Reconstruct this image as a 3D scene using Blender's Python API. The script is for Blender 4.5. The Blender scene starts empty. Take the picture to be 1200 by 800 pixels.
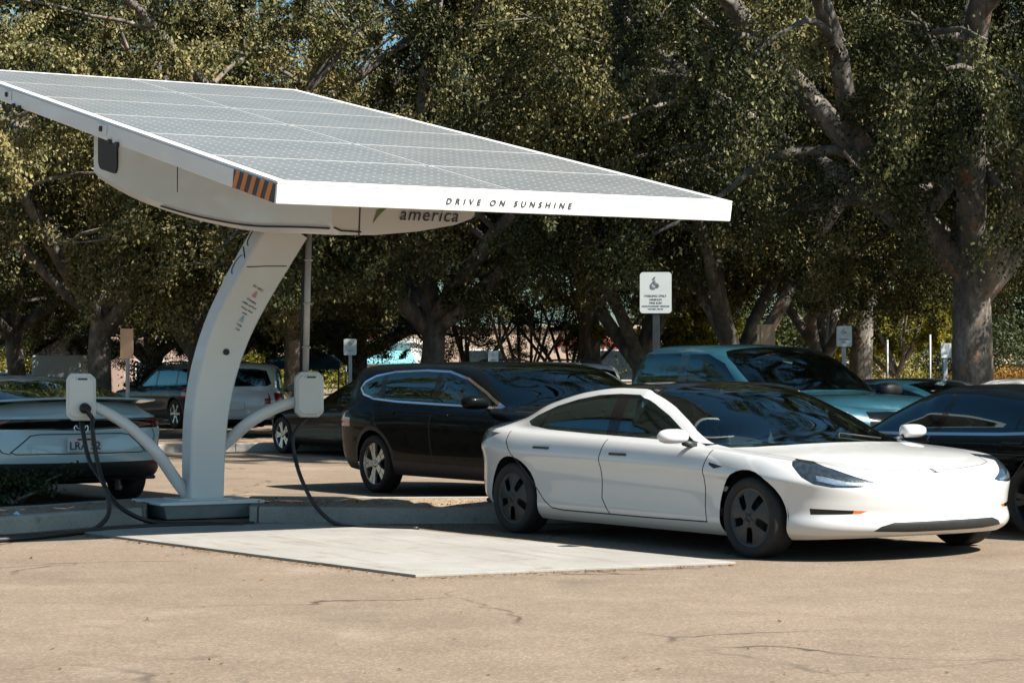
import bpy, bmesh, math, random
import numpy as np
from mathutils import Vector, Matrix
from mathutils.bvhtree import BVHTree
PI = math.pi
SC = bpy.context.scene
COL = SC.collection
rad = math.radians

# ---------------------------------------------------------------- camera, world, sun
FPX, HOR, CAMH = 2600.0, 430.0, 1.40      # focal length and horizon in pixels of the 1200x800 photograph
cam_d = bpy.data.cameras.new('camera')
cam = bpy.data.objects.new('camera', cam_d)
COL.objects.link(cam)
cam.location = (0, 0, CAMH)
cam.rotation_euler = (PI/2, 0, 0)
cam_d.sensor_width = 36
cam_d.lens = 36*FPX/1200
cam_d.shift_y = 30/1200
cam_d.clip_start = 0.1
cam_d.clip_end = 3000
SC.camera = cam

def gp(px, py, z=0.0):
    """ground point (at height z) seen at a pixel of the photograph"""
    Y = FPX*(CAMH-z)/(py-HOR)
    return Vector(((px-600)/FPX*Y, Y, z))
def at(px, py, Y):
    return Vector(((px-600)/FPX*Y, Y, CAMH-(py-HOR)/FPX*Y))

SUN_AZ = Vector((0.88, -0.47, 0)).normalized()
SUN_EL = rad(46)
sun_d = bpy.data.lights.new('sun', 'SUN')
sun_d.energy = 5.0
sun_d.angle = rad(0.53)
sun_d.color = (1.0, 0.945, 0.86)
sun = bpy.data.objects.new('sun', sun_d)
COL.objects.link(sun)
to_sun = Vector((SUN_AZ.x*math.cos(SUN_EL), SUN_AZ.y*math.cos(SUN_EL), math.sin(SUN_EL)))
sun.rotation_euler = (-to_sun).to_track_quat('-Z', 'Y').to_euler()
sun.location = to_sun*100

W = bpy.data.worlds.new('World')
SC.world = W
W.use_nodes = True
nt = W.node_tree
bg = nt.nodes['Background']
sky = nt.nodes.new('ShaderNodeTexSky')
sky.sky_type = 'NISHITA'
sky.sun_disc = False
sky.sun_elevation = SUN_EL
# Nishita: rotation 0 has the sun at +Y, turning clockwise seen from above
sky.sun_rotation = math.atan2(SUN_AZ.x, SUN_AZ.y) % (2*PI)
sky.air_density = 1.0
sky.dust_density = 1.2
sky.ozone_density = 1.2
tint = nt.nodes.new('ShaderNodeMix')
tint.data_type = 'RGBA'; tint.blend_type = 'MULTIPLY'
tint.inputs[0].default_value = 1.0
tint.inputs[7].default_value = (0.70, 0.97, 1.0, 1)
nt.links.new(sky.outputs[0], tint.inputs[6])
nt.links.new(tint.outputs[2], bg.inputs[0])
bg.inputs[1].default_value = 0.055

SC.view_settings.view_transform = 'Standard'
SC.view_settings.look = 'None'
SC.view_settings.exposure = 1.27
SC.view_settings.gamma = 1
SC.view_settings.use_curve_mapping = False
SC.render.engine = 'CYCLES'
SC.cycles.max_bounces = 7
SC.cycles.diffuse_bounces = 1
SC.cycles.glossy_bounces = 3
SC.cycles.transmission_bounces = 4
SC.cycles.transparent_max_bounces = 10
SC.cycles.caustics_reflective = False
SC.cycles.caustics_refractive = False
SC.cycles.sample_clamp_indirect = 4

# ---------------------------------------------------------------- materials
class NT:
    def __init__(self, name):
        self.m = bpy.data.materials.new(name)
        self.m.use_nodes = True
        self.t = self.m.node_tree
        self.b = self.t.nodes['Principled BSDF']
        self.out = self.t.nodes['Material Output']
    def n(self, typ, **kw):
        nd = self.t.nodes.new(typ)
        for k, v in kw.items():
            if k == 'i':
                for a, b in v.items(): nd.inputs[a].default_value = b
            else: setattr(nd, k, v)
        return nd
    def l(self, a, b): self.t.links.new(a, b)
    def coord(self, scale=(1, 1, 1), kind='Object'):
        tc = self.n('ShaderNodeTexCoord'); mp = self.n('ShaderNodeMapping')
        mp.inputs['Scale'].default_value = scale
        self.l(tc.outputs[kind], mp.inputs[0]); return mp.outputs[0]
    def noise(self, vec, scale, detail=4, rough=.55, dist=0):
        nz = self.n('ShaderNodeTexNoise', i={'Scale': scale, 'Detail': detail, 'Roughness': rough, 'Distortion': dist})
        self.l(vec, nz.inputs['Vector']); return nz.outputs['Fac']
    def ramp(self, fac, stops, interp='LINEAR'):
        r = self.n('ShaderNodeValToRGB'); r.color_ramp.interpolation = interp
        el = r.color_ramp.elements
        while len(el) < len(stops): el.new(.5)
        for e, (p, c) in zip(el, stops):
            e.position = p
            e.color = (*c, 1) if not isinstance(c, (int, float)) else (c, c, c, 1)
        self.l(fac, r.inputs[0]); return r.outputs[0]
    def mix(self, a, b, fac, mode='MIX'):
        mx = self.n('ShaderNodeMix', data_type='RGBA', blend_type=mode)
        for v, k in ((fac, 0), (a, 6), (b, 7)):
            if isinstance(v, bpy.types.NodeSocket): self.l(v, mx.inputs[k])
            else: mx.inputs[k].default_value = v if k == 0 else (*v, 1)
        return mx.outputs[2]
    def bump(self, h, strength=.3, dist=.01):
        bp = self.n('ShaderNodeBump', i={'Strength': strength, 'Distance': dist})
        self.l(h, bp.inputs['Height']); self.l(bp.outputs[0], self.b.inputs['Normal'])
    def set(self, **kw):
        for k, v in kw.items():
            s = self.b.inputs[k.replace('_', ' ')]
            if isinstance(v, bpy.types.NodeSocket): self.l(v, s)
            else: s.default_value = (*v, 1) if isinstance(v, tuple) and len(v) == 3 else v
        return self

def sharp(o, deg=20):
    o.data.polygons.foreach_set('use_smooth', [True]*len(o.data.polygons)); o.data.set_sharp_from_angle(angle=rad(deg)); return o
def plain(name, c, rough=.5, metal=0., coat=0., var=.12, scale=6., spec=.5, coat_rough=.03):
    """a colour with slight uneven wear"""
    k = NT(name)
    v = k.coord()
    f = k.noise(v, scale, 5)
    lo = tuple(x*(1-var) for x in c); hi = tuple(min(1, x*(1+var*.6)) for x in c)
    k.set(Base_Color=k.ramp(f, [(.3, lo), (.7, hi)]), Metallic=metal, Coat_Weight=coat, Coat_Roughness=coat_rough)
    k.b.inputs['Specular IOR Level'].default_value = spec
    r = k.n('ShaderNodeMapRange', i={'From Min': .3, 'From Max': .7, 'To Min': max(0, rough-.06), 'To Max': min(1, rough+.06)})
    k.l(k.noise(v, scale*3, 3), r.inputs[0]); k.l(r.outputs[0], k.b.inputs['Roughness'])
    return k.m

def glassy(name, tintc, gl=(1, 1, 1), ior=1.5, boost=0.0):
    """tinted automotive glass: see-through tint under a clear reflection"""
    k = NT(name)
    tr = k.n('ShaderNodeBsdfTransparent'); tr.inputs[0].default_value = (*tintc, 1)
    gs = k.n('ShaderNodeBsdfGlossy'); gs.inputs[0].default_value = (*gl, 1); gs.inputs['Roughness'].default_value = .015
    fr = k.n('ShaderNodeFresnel'); fr.inputs[0].default_value = ior
    ad = k.n('ShaderNodeMath', operation='ADD', use_clamp=True); ad.inputs[1].default_value = boost
    k.l(fr.outputs[0], ad.inputs[0])
    mx = k.n('ShaderNodeMixShader')
    k.l(ad.outputs[0], mx.inputs[0]); k.l(tr.outputs[0], mx.inputs[1]); k.l(gs.outputs[0], mx.inputs[2])
    k.l(mx.outputs[0], k.out.inputs[0])
    return k.m

M = {}
M['white_paint'] = plain('white_paint', (.57, .568, .56), .35, 0, 1., .02, 3.)
M['black_paint'] = plain('black_paint', (.003, .0042, .0046), .3, 0, .20, .1, 3., spec=.03)
M['dark_green_paint'] = plain('dark_green_paint', (.010, .020, .020), .35, 0, .5, .1, 3., spec=.1)
M['charcoal_paint'] = plain('charcoal_paint', (.005, .007, .008), .35, 0, .35, .1, 3., spec=.1)
M['slate_paint'] = plain('slate_paint', (.015, .072, .100), .33, .3, 1., .1, 3.)
M['shaded_white_paint'] = plain('shaded_white_paint', (.44, .57, .60), .35, .0, 1., .03, 3.)  # white body; the bluish cast of shade is put into its colour
M['gloss_black'] = plain('gloss_black', (.004, .005, .006), .12, 0, 0., .1, 3.)
M['dark_plastic'] = plain('dark_plastic', (.012, .013, .014), .55, 0, 0, .2)
M['seam'] = plain('seam', (.02, .02, .02), .7)
M['tyre'] = plain('tyre_rubber', (.012, .012, .012), .78, 0, 0, .25, 14)
M['rim_dark'] = plain('wheel_cover_grey', (.026, .028, .031), .38, .3, 0, .1)
M['alloy'] = plain('alloy', (.55, .56, .56), .28, .9, 0, .08)
M['chrome'] = plain('chrome', (.75, .76, .77), .12, 1., 0, .02)
M['interior'] = plain('interior_trim', (.014, .014, .015), .6, 0, 0, .2)
M['seat_trim'] = plain('seat_trim', (.07, .07, .07), .5, 0, 0, .2)
M['lens_red'] = plain('red_lens', (.30, .012, .010), .12, 0, 1., .15, 20)
M['lens_dark_red'] = plain('dark_red_lens', (.10, .008, .010), .12, 0, 1., .15, 20)
M['lens_amber'] = plain('amber_lens', (.6, .12, .02), .2, 0, 1.)
M['lamp_dark'] = plain('headlamp_housing', (.03, .04, .05), .18, .3, 1., .5, 30)
M['lamp_chrome'] = plain('headlamp_reflector', (.6, .65, .68), .15, .9, 0, .3, 40)
M['glass'] = glassy('tinted_glass', (.50, .68, .72), (.60, .95, 1.0), 1.55, .07)
M['glass_dark'] = glassy('privacy_glass', (.03, .06, .07), (.70, .95, 1.0), 1.55, .05)
M['windshield_glass'] = glassy('windshield_glass', (.34, .42, .42), (.75, .97, 1.0), 1.5, .03)

# ---------------------------------------------------------------- objects
def tag(o, label=None, cat=None, group=None, kind=None):
    if label: o['label'] = label
    if cat: o['category'] = cat
    if group: o['group'] = group
    if kind: o['kind'] = kind
    return o
def empty(name, loc, rz=0., label=None, cat=None, group=None):
    o = bpy.data.objects.new(name, None)
    o.empty_display_size = .3
    COL.objects.link(o); o.location = loc; o.rotation_euler = (0, 0, rz)
    return tag(o, label, cat, group)
def link(name, me, parent=None, mats=None):
    o = bpy.data.objects.new(name, me)
    COL.objects.link(o)
    if parent is not None: o.parent = parent
    if mats:
        for m in (mats if isinstance(mats, (list, tuple)) else [mats]): me.materials.append(m)
    return o
def copy_tree(o, parent=None):
    c = o.copy(); COL.objects.link(c); c.parent = parent
    for ch in list(o.children): copy_tree(ch, c)
    return c
def place(root, loc, rz, label, cat=None, group=None):
    root.location = loc; root.rotation_euler = (0, 0, rz)
    return tag(root, label, cat, group)

def smooth_path(pts, n=8):
    P = [Vector(p) for p in pts]
    if len(P) < 3: return P
    out = []
    for i in range(len(P)-1):
        p0 = P[i-1] if i else P[0]*2-P[1]
        p1, p2 = P[i], P[i+1]
        p3 = P[i+2] if i+2 < len(P) else P[-1]*2-P[-2]
        for k in range(n):
            t = k/n
            out.append(.5*((2*p1)+(p2-p0)*t+(2*p0-5*p1+4*p2-p3)*t*t+(3*p1-p0-3*p2+p3)*t**3))
    out.append(P[-1]); return out

class MB:
    """collects shapes into one mesh"""
    def __init__(self): self.v = []; self.f = []; self.mi = []; self.sm = []
    def add(self, verts, faces, mi=0, smooth=False):
        b = len(self.v); self.v += [tuple(x) for x in verts]
        for f in faces: self.f.append([b+i for i in f]); self.mi.append(mi); self.sm.append(smooth)
        return self
    def box(self, c, s, mi=0, rz=0., mat=None, taper=1.):
        hx, hy, hz = s[0]/2, s[1]/2, s[2]/2
        R = Matrix.Rotation(rz, 3, 'Z') if mat is None else mat
        vs = []
        for z in (-hz, hz):
            k = taper if z > 0 else 1.
            for x, y in ((-hx, -hy), (hx, -hy), (hx, hy), (-hx, hy)): vs.append(Vector(c)+R @ Vector((x*k, y*k, z)))
        return self.add(vs, [(3, 2, 1, 0), (4, 5, 6, 7), (0, 1, 5, 4), (1, 2, 6, 5), (2, 3, 7, 6), (3, 0, 4, 7)], mi)
    def tube(self, pts, r, n=10, mi=0, caps=True, smooth=True, flat=1.):
        P = [Vector(p) for p in pts]; rr = r if isinstance(r, (list, tuple)) else [r]*len(P)
        b = len(self.v); prev = None
        for i, p in enumerate(P):
            d = (P[min(i+1, len(P)-1)]-P[max(i-1, 0)])
            if d.length < 1e-9: d = Vector((0, 0, 1))
            d.normalize()
            if prev is None:
                a = Vector((0, 0, 1)) if abs(d.z) < .9 else Vector((1, 0, 0))
                u = d.cross(a).normalized()
            else: u = (prev-d*prev.dot(d)); u = u.normalized() if u.length > 1e-6 else d.orthogonal().normalized()
            prev = u; w = d.cross(u)
            for k in range(n):
                a = 2*PI*k/n
                self.v.append(tuple(p+(u*math.cos(a)*flat+w*math.sin(a))*rr[i]))
        for i in range(len(P)-1):
            for k in range(n):
                self.f.append([b+i*n+k, b+i*n+(k+1) % n, b+(i+1)*n+(k+1) % n, b+(i+1)*n+k]); self.mi.append(mi); self.sm.append(smooth)
        if caps:
            self.f.append([b+k for k in range(n)][::-1]); self.mi.append(mi); self.sm.append(False)
            e = b+(len(P)-1)*n
            self.f.append([e+k for k in range(n)]); self.mi.append(mi); self.sm.append(False)
        return self
    def lathe(self, prof, c=(0, 0, 0), axis='Y', n=40, mi=0, smooth=True):
        """prof: (radius, along) pairs turned about the axis"""
        b = len(self.v); m = len(prof)
        for k in range(n):
            a = 2*PI*k/n; ca, sa = math.cos(a), math.sin(a)
            for r, h in prof:
                if axis == 'Y': p = (c[0]+r*ca, c[1]+h, c[2]+r*sa)
                elif axis == 'Z': p = (c[0]+r*ca, c[1]+r*sa, c[2]+h)
                else: p = (c[0]+h, c[1]+r*ca, c[2]+r*sa)
                self.v.append(p)
        for k in range(n):
            for j in range(m-1):
                q = [b+k*m+j, b+k*m+j+1, b+((k+1) % n)*m+j+1, b+((k+1) % n)*m+j]
                self.f.append(q if axis != 'Y' else q[::-1]); self.mi.append(mi); self.sm.append(smooth)
        return self
    def prism(self, poly, o, ex, ey, ez, mi=0):
        """flat outline poly (a, b) in the plane ex, ey at o, given thickness along ez"""
        o, ex, ey, ez = map(Vector, (o, ex, ey, ez)); n = len(poly)
        vs = [o+ex*a+ey*b for a, b in poly]+[o+ex*a+ey*b+ez for a, b in poly]
        return self.add(vs, [tuple(range(n))[::-1], tuple(range(n, 2*n))]+[(i, (i+1) % n, (i+1) % n+n, i+n) for i in range(n)], mi)
    def build(self, name, mats, parent=None, bevel=0., seg=2, fix=True):
        me = bpy.data.meshes.new(name)
        me.from_pydata(self.v, [], self.f)
        me.polygons.foreach_set('material_index', self.mi)
        me.polygons.foreach_set('use_smooth', self.sm)
        if fix:
            bm = bmesh.new(); bm.from_mesh(me)
            bmesh.ops.recalc_face_normals(bm, faces=bm.faces); bm.to_mesh(me); bm.free()
        me.update()
        o = link(name, me, parent, mats)
        if bevel:
            md = o.modifiers.new('bevel', 'BEVEL'); md.width = bevel; md.segments = seg; md.limit_method = 'ANGLE'; md.angle_limit = rad(35)
            md.harden_normals = False
        return o

def text_mesh(s, size, depth=.004, spacing=1., shear=0., bold=0.):
    cu = bpy.data.curves.new('lettering', 'FONT')
    cu.body = s; cu.size = size; cu.extrude = depth/2; cu.align_x = 'CENTER'; cu.align_y = 'CENTER'
    cu.space_character = spacing; cu.shear = shear; cu.offset = bold; cu.resolution_u = 3
    ob = bpy.data.objects.new('lettering', cu); COL.objects.link(ob)
    dg = bpy.context.evaluated_depsgraph_get()
    me = bpy.data.meshes.new_from_object(ob.evaluated_get(dg))
    bpy.data.objects.remove(ob); bpy.data.curves.remove(cu)
    return me
def lettering(s, size, o, ex, ey, mat, parent, name='lettering', **kw):
    """raised letters centred at o, reading along ex with ey up"""
    me = text_mesh(s, size, **kw)
    ex, ey = Vector(ex).normalized(), Vector(ey).normalized(); ez = ex.cross(ey)
    T = Matrix((ex, ey, ez)).transposed().to_4x4(); T.translation = Vector(o)
    me.transform(T); me.materials.clear()
    return link(name, me, parent, mat)
# ---------------------------------------------------------------- car bodies
def pchip(xs, ys):
    xs = np.asarray(xs, float); ys = np.asarray(ys, float)
    o = np.argsort(xs); xs, ys = xs[o], ys[o]
    h = np.diff(xs); dl = np.diff(ys)/h
    d = np.zeros(len(xs))
    for i in range(1, len(xs)-1):
        if dl[i-1]*dl[i] > 0:
            w1, w2 = 2*h[i]+h[i-1], h[i]+2*h[i-1]
            d[i] = (w1+w2)/(w1/dl[i-1]+w2/dl[i])
    d[0], d[-1] = dl[0], dl[-1]
    def f(x):
        x = np.clip(np.asarray(x, float), xs[0], xs[-1])
        i = np.clip(np.searchsorted(xs, x)-1, 0, len(xs)-2)
        t = (x-xs[i])/h[i]
        return ((1+2*t)*(1-t)**2*ys[i]+t*(1-t)**2*h[i]*d[i]+t*t*(3-2*t)*ys[i+1]+t*t*(t-1)*h[i]*d[i+1])
    return f
def prof(pts, sm=0.):
    f = pchip(*zip(*pts))
    if not sm: return f
    a, b = min(p[0] for p in pts), max(p[0] for p in pts)
    X = np.linspace(a, b, 800); Y = f(X)
    k = int(max(1, sm/(b-a)*800)); pad = np.r_[2*Y[0]-Y[k:0:-1], Y, 2*Y[-1]-Y[-2:-k-2:-1]]
    ker = np.hanning(2*k+1); ker /= ker.sum()
    Y2 = np.convolve(pad, ker, 'valid')
    return lambda x: np.interp(x, X, Y2)

def car_grid(S):
    nr, ns, nf, nl, nu = S['res']
    xf, xr, xa, xb, Wd = S['xf'], S['xr'], S['xa'], S['xb'], S['W']/2
    tl = np.linspace(0, 1, nl+1)
    wf, nose, tail = prof(S['wf'], .03)(tl), prof(S['nose'], .06)(tl), prof(S['tail'], .06)(tl)
    zb, zs, zc = prof(S['zb'], .08), prof(S['zs'], .12), prof(S['zc'], S.get('zsm', .12))
    wx = prof(S['wx'], .3)
    eps = 1e-9
    p1 = np.linspace(0, PI/2, nr+1); p2 = np.linspace(0, PI/2, nf+1)
    cr, sr = np.maximum(np.cos(p1), eps), np.maximum(np.sin(p1), eps)
    cf, sf = np.maximum(np.cos(p2), eps), np.maximum(np.sin(p2), eps)
    pr, rr = S.get('rear_exp', (2.6, 2.0)); pf, rf = S.get('front_exp', (2.5, 2.0))
    side = np.linspace(xb, xa, ns+2)[1:-1]
    def line(xf_, xr_):
        x = np.r_[xb-(xb-xr_)*cr**(2/pr), side, xa+(xf_-xa)*sf**(2/pf)]
        y = np.r_[sr**(2/rr), np.ones(ns), cf**(2/rf)]
        return x, y
    xref, yref = line(xf, xr); N = len(xref)
    G = np.zeros((N, nl+1+nu, 3))
    ZB, ZS, ZC, WX = zb(xref), zs(xref), zc(xref), wx(xref)
    arch = sum(np.exp(-((xref-a)/.40)**2) for a in (0, S['rear_axle']))
    for j, t in enumerate(tl):
        x, y = line(xf+nose[j], xr+tail[j])
        bul = S.get('flare', .018)*arch*np.exp(-((t-.62)/.28)**2)
        G[:, j, 0] = x; G[:, j, 1] = y*(Wd*wf[j]*WX+bul); G[:, j, 2] = ZB+(ZS-ZB)*t
    tu = np.linspace(0, 1, nu+1)[1:]
    gp_ = S['sec']; tt = np.linspace(0, 1, len(gp_))
    # arc-length parameter along the section
    a = np.array(gp_); sl = np.r_[0, np.cumsum(np.hypot(np.diff(a[:, 0])*1.5, np.diff(a[:, 1])))]; sl /= sl[-1]
    fyG, fzG = prof(list(zip(sl, a[:, 0])), .035)(tu), prof(list(zip(sl, a[:, 1])), .035)(tu)
    fyG[-1] = 0
    hy = 1-tu; hz = 1-hy**S.get('crown', 2.6)
    H0 = np.maximum(ZC-ZS, 0); b = np.clip((H0-S.get('b0', .12))/S.get('b1', .22), 0, 1); b = b*b*(3-2*b)
    xs, ys = G[:, nl, 0], G[:, nl, 1]
    mid = .5*(xf+xr)
    sweep = np.where(xref > mid, S.get('sweep_f', .2), -S.get('sweep_r', .12))
    for k in range(nu):
        fy = b*fyG[k]+(1-b)*hy[k]; fz = b*fzG[k]+(1-b)*hz[k]
        Hh = np.maximum(zc(np.clip(xref+sweep*fy**2, xr, xf))-ZS, H0*.02)
        if k == nu-1: Hh = H0
        G[:, nl+1+k, 0] = xs; G[:, nl+1+k, 1] = ys*fy; G[:, nl+1+k, 2] = ZS+Hh*fz
    for i in (0, N-1): G[i, nl+1:, :] = G[i, nl, :]; G[i, :, 1] = 0
    G[:, -1, 1] = 0
    # light smoothing keeps reflections even
    for _ in range(S.get('smooth', 2)):
        I = G.copy()
        I[1:-1, 1:-1] = .5*G[1:-1, 1:-1]+.125*(G[:-2, 1:-1]+G[2:, 1:-1]+G[1:-1, :-2]+G[1:-1, 2:])
        I[1:-1, -1, 2] = .5*G[1:-1, -1, 2]+.25*G[1:-1, -2, 2]+.125*(G[:-2, -1, 2]+G[2:, -1, 2])
        I[0, 1:nl, 2] = G[0, 1:nl, 2]; I[-1, 1:nl, 2] = G[-1, 1:nl, 2]
        G = I
    for i in (0, N-1): G[i, nl+1:, :] = G[i, nl, :]
    return G

class Car:
    def __init__(self, S, sc):
        self.S, self.sc = S, np.array(sc)
        G = car_grid(S); self.nl = S['res'][3]
        N, Mr, _ = G.shape
        Q = G*self.sc
        # mirrored neighbours so that normals are exact across the centre line
        ext = np.concatenate([Q[1:2]*[1, -1, 1], Q, Q[-2:-1]*[1, -1, 1]], 0)
        du = ext[2:]-ext[:-2]
        ext2 = np.concatenate([2*Q[:, :1]-Q[:, 1:2], Q, Q[:, -2:-1]*[1, -1, 1]], 1)
        dv = ext2[:, 2:]-ext2[:, :-2]
        n = np.cross(dv, du); ln = np.linalg.norm(n, axis=2, keepdims=True)
        n = n/np.maximum(ln, 1e-12)
        n[0, self.nl:] = n[0, self.nl-1]; n[-1, self.nl:] = n[-1, self.nl-1]
        self.G = G
        bm = bmesh.new(); L = bm.verts.layers.float_vector.new('nrm'); R = bm.faces.layers.int.new('reg'); U = bm.faces.layers.int.new('up'); RW = bm.faces.layers.int.new('row'); self.RW = RW
        V = {}
        for i in range(N):
            for j in range(Mr):
                if i in (0, N-1) and j > self.nl: V[i, j] = V[i, self.nl]; continue
                v = bm.verts.new(G[i, j]); v[L] = Vector(n[i, j]); V[i, j] = v
        for i in range(N-1):
            for j in range(Mr-1):
                q = [V[i, j], V[i, j+1], V[i+1, j+1], V[i+1, j]]
                q = [a for k, a in enumerate(q) if a is not q[k-1]]
                if len(q) < 3 or len(set(q)) < len(q): continue
                f = bm.faces.new(q); f[U] = 1 if j >= self.nl else 0; f[R] = 0; f[RW] = int(1000*(j-self.nl)/S['res'][4]) if j >= self.nl else -1
        bm.normal_update()
        self.bm, self.L, self.R, self.U = bm, L, R, U
        self.regs = {'body': 0}
        self.tree = BVHTree.FromBMesh(bm)
        c = Vector((0, 0, 0))
    def reg(self, name): return self.regs.setdefault(name, len(self.regs))
    def y_at(self, x, z):
        h = self.tree.ray_cast(Vector((x, 4, z)), Vector((0, -1, 0)))
        return (h[0].y if h[0] else self.S['W']/2), (h[1] if h[0] else Vector((0, 1, 0)))
    def x_at(self, y, z, front=True):
        h = self.tree.ray_cast(Vector((9 if front else -9, y, z)), Vector((-1 if front else 1, 0, 0)))
        return h[0].x if h[0] else 0
    def z_at(self, x, y):
        h = self.tree.ray_cast(Vector((x, y, 5)), Vector((0, 0, -1)))
        return h[0].z if h[0] else 0
    AX = {'side': (Vector((1, 0, 0)), Vector((0, 0, 1)), Vector((0, 1, 0))),
          'top': (Vector((1, 0, 0)), Vector((0, 1, 0)), Vector((0, 0, 1))),
          'front': (Vector((0, 1, 0)), Vector((0, 0, 1)), Vector((1, 0, 0))),
          'rear': (Vector((0, 1, 0)), Vector((0, 0, 1)), Vector((-1, 0, 0)))}
    def cut(self, name, poly, view='side', up=None, only=None, facing=.12, xlim=None, row=None):
        """cuts an outline given in a side, top, front or rear view into the skin and names the piece"""
        if isinstance(view, tuple):
            d = Vector(view).normalized(); ex = Vector((1, 0, 0)); ey = Vector((0, d.z, -d.y))
        elif isinstance(view, (int, float)):     # a corner view, degrees from straight ahead
            a = rad(view); d = Vector((math.cos(a), math.sin(a), 0)); ex = Vector((-math.sin(a), math.cos(a), 0)); ey = Vector((0, 0, 1))
        else: ex, ey, d = self.AX[view]
        poly = [(p[1], self.surf(p[1], p[2])[2]) if p[0] == 'fy' else p for p in poly]
        bm, R, U = self.bm, self.R, self.U
        only_ids = None if only is None else [self.regs[o] for o in only if o in self.regs]
        pts = [Vector((p[0], p[1])) for p in poly]; n = len(pts)
        lo = (min(p.x for p in pts)-.02, min(p.y for p in pts)-.02); hi = (max(p.x for p in pts)+.02, max(p.y for p in pts)+.02)
        def ok(f):
            if up is not None and f[U] != up: return False
            if only_ids is not None and f[R] not in only_ids: return False
            if row is not None and not (row[0] <= f[self.RW] < row[1]): return False
            if f.normal.dot(d) < facing: return False
            if xlim is not None and not (xlim[0] <= f.verts[0].co.x <= xlim[1]): return False
            return True
        def bb(f):
            a = [v.co.dot(ex) for v in f.verts]; b = [v.co.dot(ey) for v in f.verts]
            return min(a), max(a), min(b), max(b)
        for i in range(n):
            p, q = pts[i], pts[(i+1) % n]; e = q-p
            if e.length < 1e-6: continue
            x0, x1, y0, y1 = min(p.x, q.x)-.004, max(p.x, q.x)+.004, min(p.y, q.y)-.004, max(p.y, q.y)+.004
            c = []
            for f in bm.faces:
                if not ok(f): continue
                a0, a1, b0, b1 = bb(f)
                if a1 < x0 or a0 > x1 or b1 < y0 or b0 > y1: continue
                c.append(f)
            if not c: continue
            no = (ex*(-e.y)+ey*e.x).normalized(); co = ex*p.x+ey*p.y
            geom = set(c)
            for f in c: geom.update(f.edges); geom.update(f.verts)
            bmesh.ops.bisect_plane(bm, geom=list(geom), dist=1e-6, plane_co=co, plane_no=no)
        bm.normal_update()
        rid = self.reg(name); hit = 0
        for f in bm.faces:
            if not ok(f): continue
            c = f.calc_center_median(); a, b = c.dot(ex), c.dot(ey)
            if a < lo[0] or a > hi[0] or b < lo[1] or b > hi[1]: continue
            ins = False
            for i in range(n):
                p, q = pts[i], pts[i-1]
                if (p.y > b) != (q.y > b) and a < (q.x-p.x)*(b-p.y)/(q.y-p.y)+p.x: ins = not ins
            if ins: f[R] = rid; hit += 1
        return hit
    def surf(self, x, fy):
        G, nl = self.G, self.nl; X = G[:, nl, 0]
        i = int(np.clip(np.searchsorted(X, x)-1, 1, len(X)-3)); f = min(1, max(0, (x-X[i])/max(1e-9, X[i+1]-X[i]))); out = []
        for k in (i, i+1):
            r = G[k, nl:, 1]/max(G[k, nl, 1], 1e-6); z = np.interp(abs(fy), r[::-1], G[k, nl:, 2][::-1]); out.append((fy*G[k, nl, 1], z))
        return x, out[0][0]*(1-f)+out[1][0]*f, out[0][1]*(1-f)+out[1][1]*f
    def cut_top(self, name, pts, **kw):
        """cuts an outline given on the upper skin as (x, share of the half width)"""
        d = Vector((0, .5, .86)).normalized(); P = []
        Q = []
        for a, b in zip(pts, pts[1:]+pts[:1]):
            for t in (0, .34, .67): Q.append((a[0]+(b[0]-a[0])*t, a[1]+(b[1]-a[1])*t))
        for x, fy in Q:
            _, y, z = self.surf(x, fy); P.append((x, d.z*y-d.y*z))
        kw.setdefault('up', 1); kw.setdefault('facing', -.2)
        return self.cut(name, P, (0, d.y, d.z), **kw)
    def line(self, name, pts, w, view='side', **kw):
        """a narrow strip (a shutline) along a polyline"""
        P = [Vector(p) for p in pts]
        for a, b in zip(P[:-1], P[1:]):
            e = (b-a)
            if e.length < 1e-6: continue
            e.normalize(); nn = Vector((-e.y, e.x))*w/2
            self.cut(name, [a-nn-e*w*.3, b-nn+e*w*.3, b+nn+e*w*.3, a+nn-e*w*.3], view, **kw)
    def faces(self, name):
        r = self.regs.get(name, -1)
        return [f for f in self.bm.faces if f[self.R] == r]
    def part(self, region, name, mats, parent, side=None, off=0., inset=None):
        """region -> mesh; side None joins both halves, +1 / -1 makes one of them"""
        fs = self.faces(region)
        if not fs: return None
        sc = self.sc; verts, nrm, faces = [], [], []; idx = {}
        for s in ((1, -1) if side is None else (side,)):
            for f in fs:
                q = []
                for v in f.verts:
                    centre = abs(v.co.y) < 1e-6
                    key = (v.index if False else id(v), 0 if centre and side is None else s)
                    key = (v, 0 if centre and side is None else s)
                    if key not in idx:
                        nn = Vector(v[self.L]); nn = nn.normalized() if nn.length > 1e-6 else Vector((0, 0, 1))
                        if centre: nn.y = 0; nn = nn.normalized() if nn.length > 1e-6 else Vector((0, 0, 1))
                        c = Vector((v.co.x*sc[0], v.co.y*sc[1], v.co.z*sc[2]))+nn*off
                        idx[key] = len(verts)
                        verts.append((c.x, c.y*s, c.z)); nrm.append((nn.x, nn.y*s, nn.z))
                    q.append(idx[key])
                faces.append(q if s > 0 else q[::-1])
        me = bpy.data.meshes.new(name)
        me.from_pydata(verts, [], faces)
        me.polygons.foreach_set('use_smooth', [True]*len(faces))
        me.update()
        me.normals_split_custom_set_from_vertices(nrm)
        return link(name, me, parent, mats)

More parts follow.
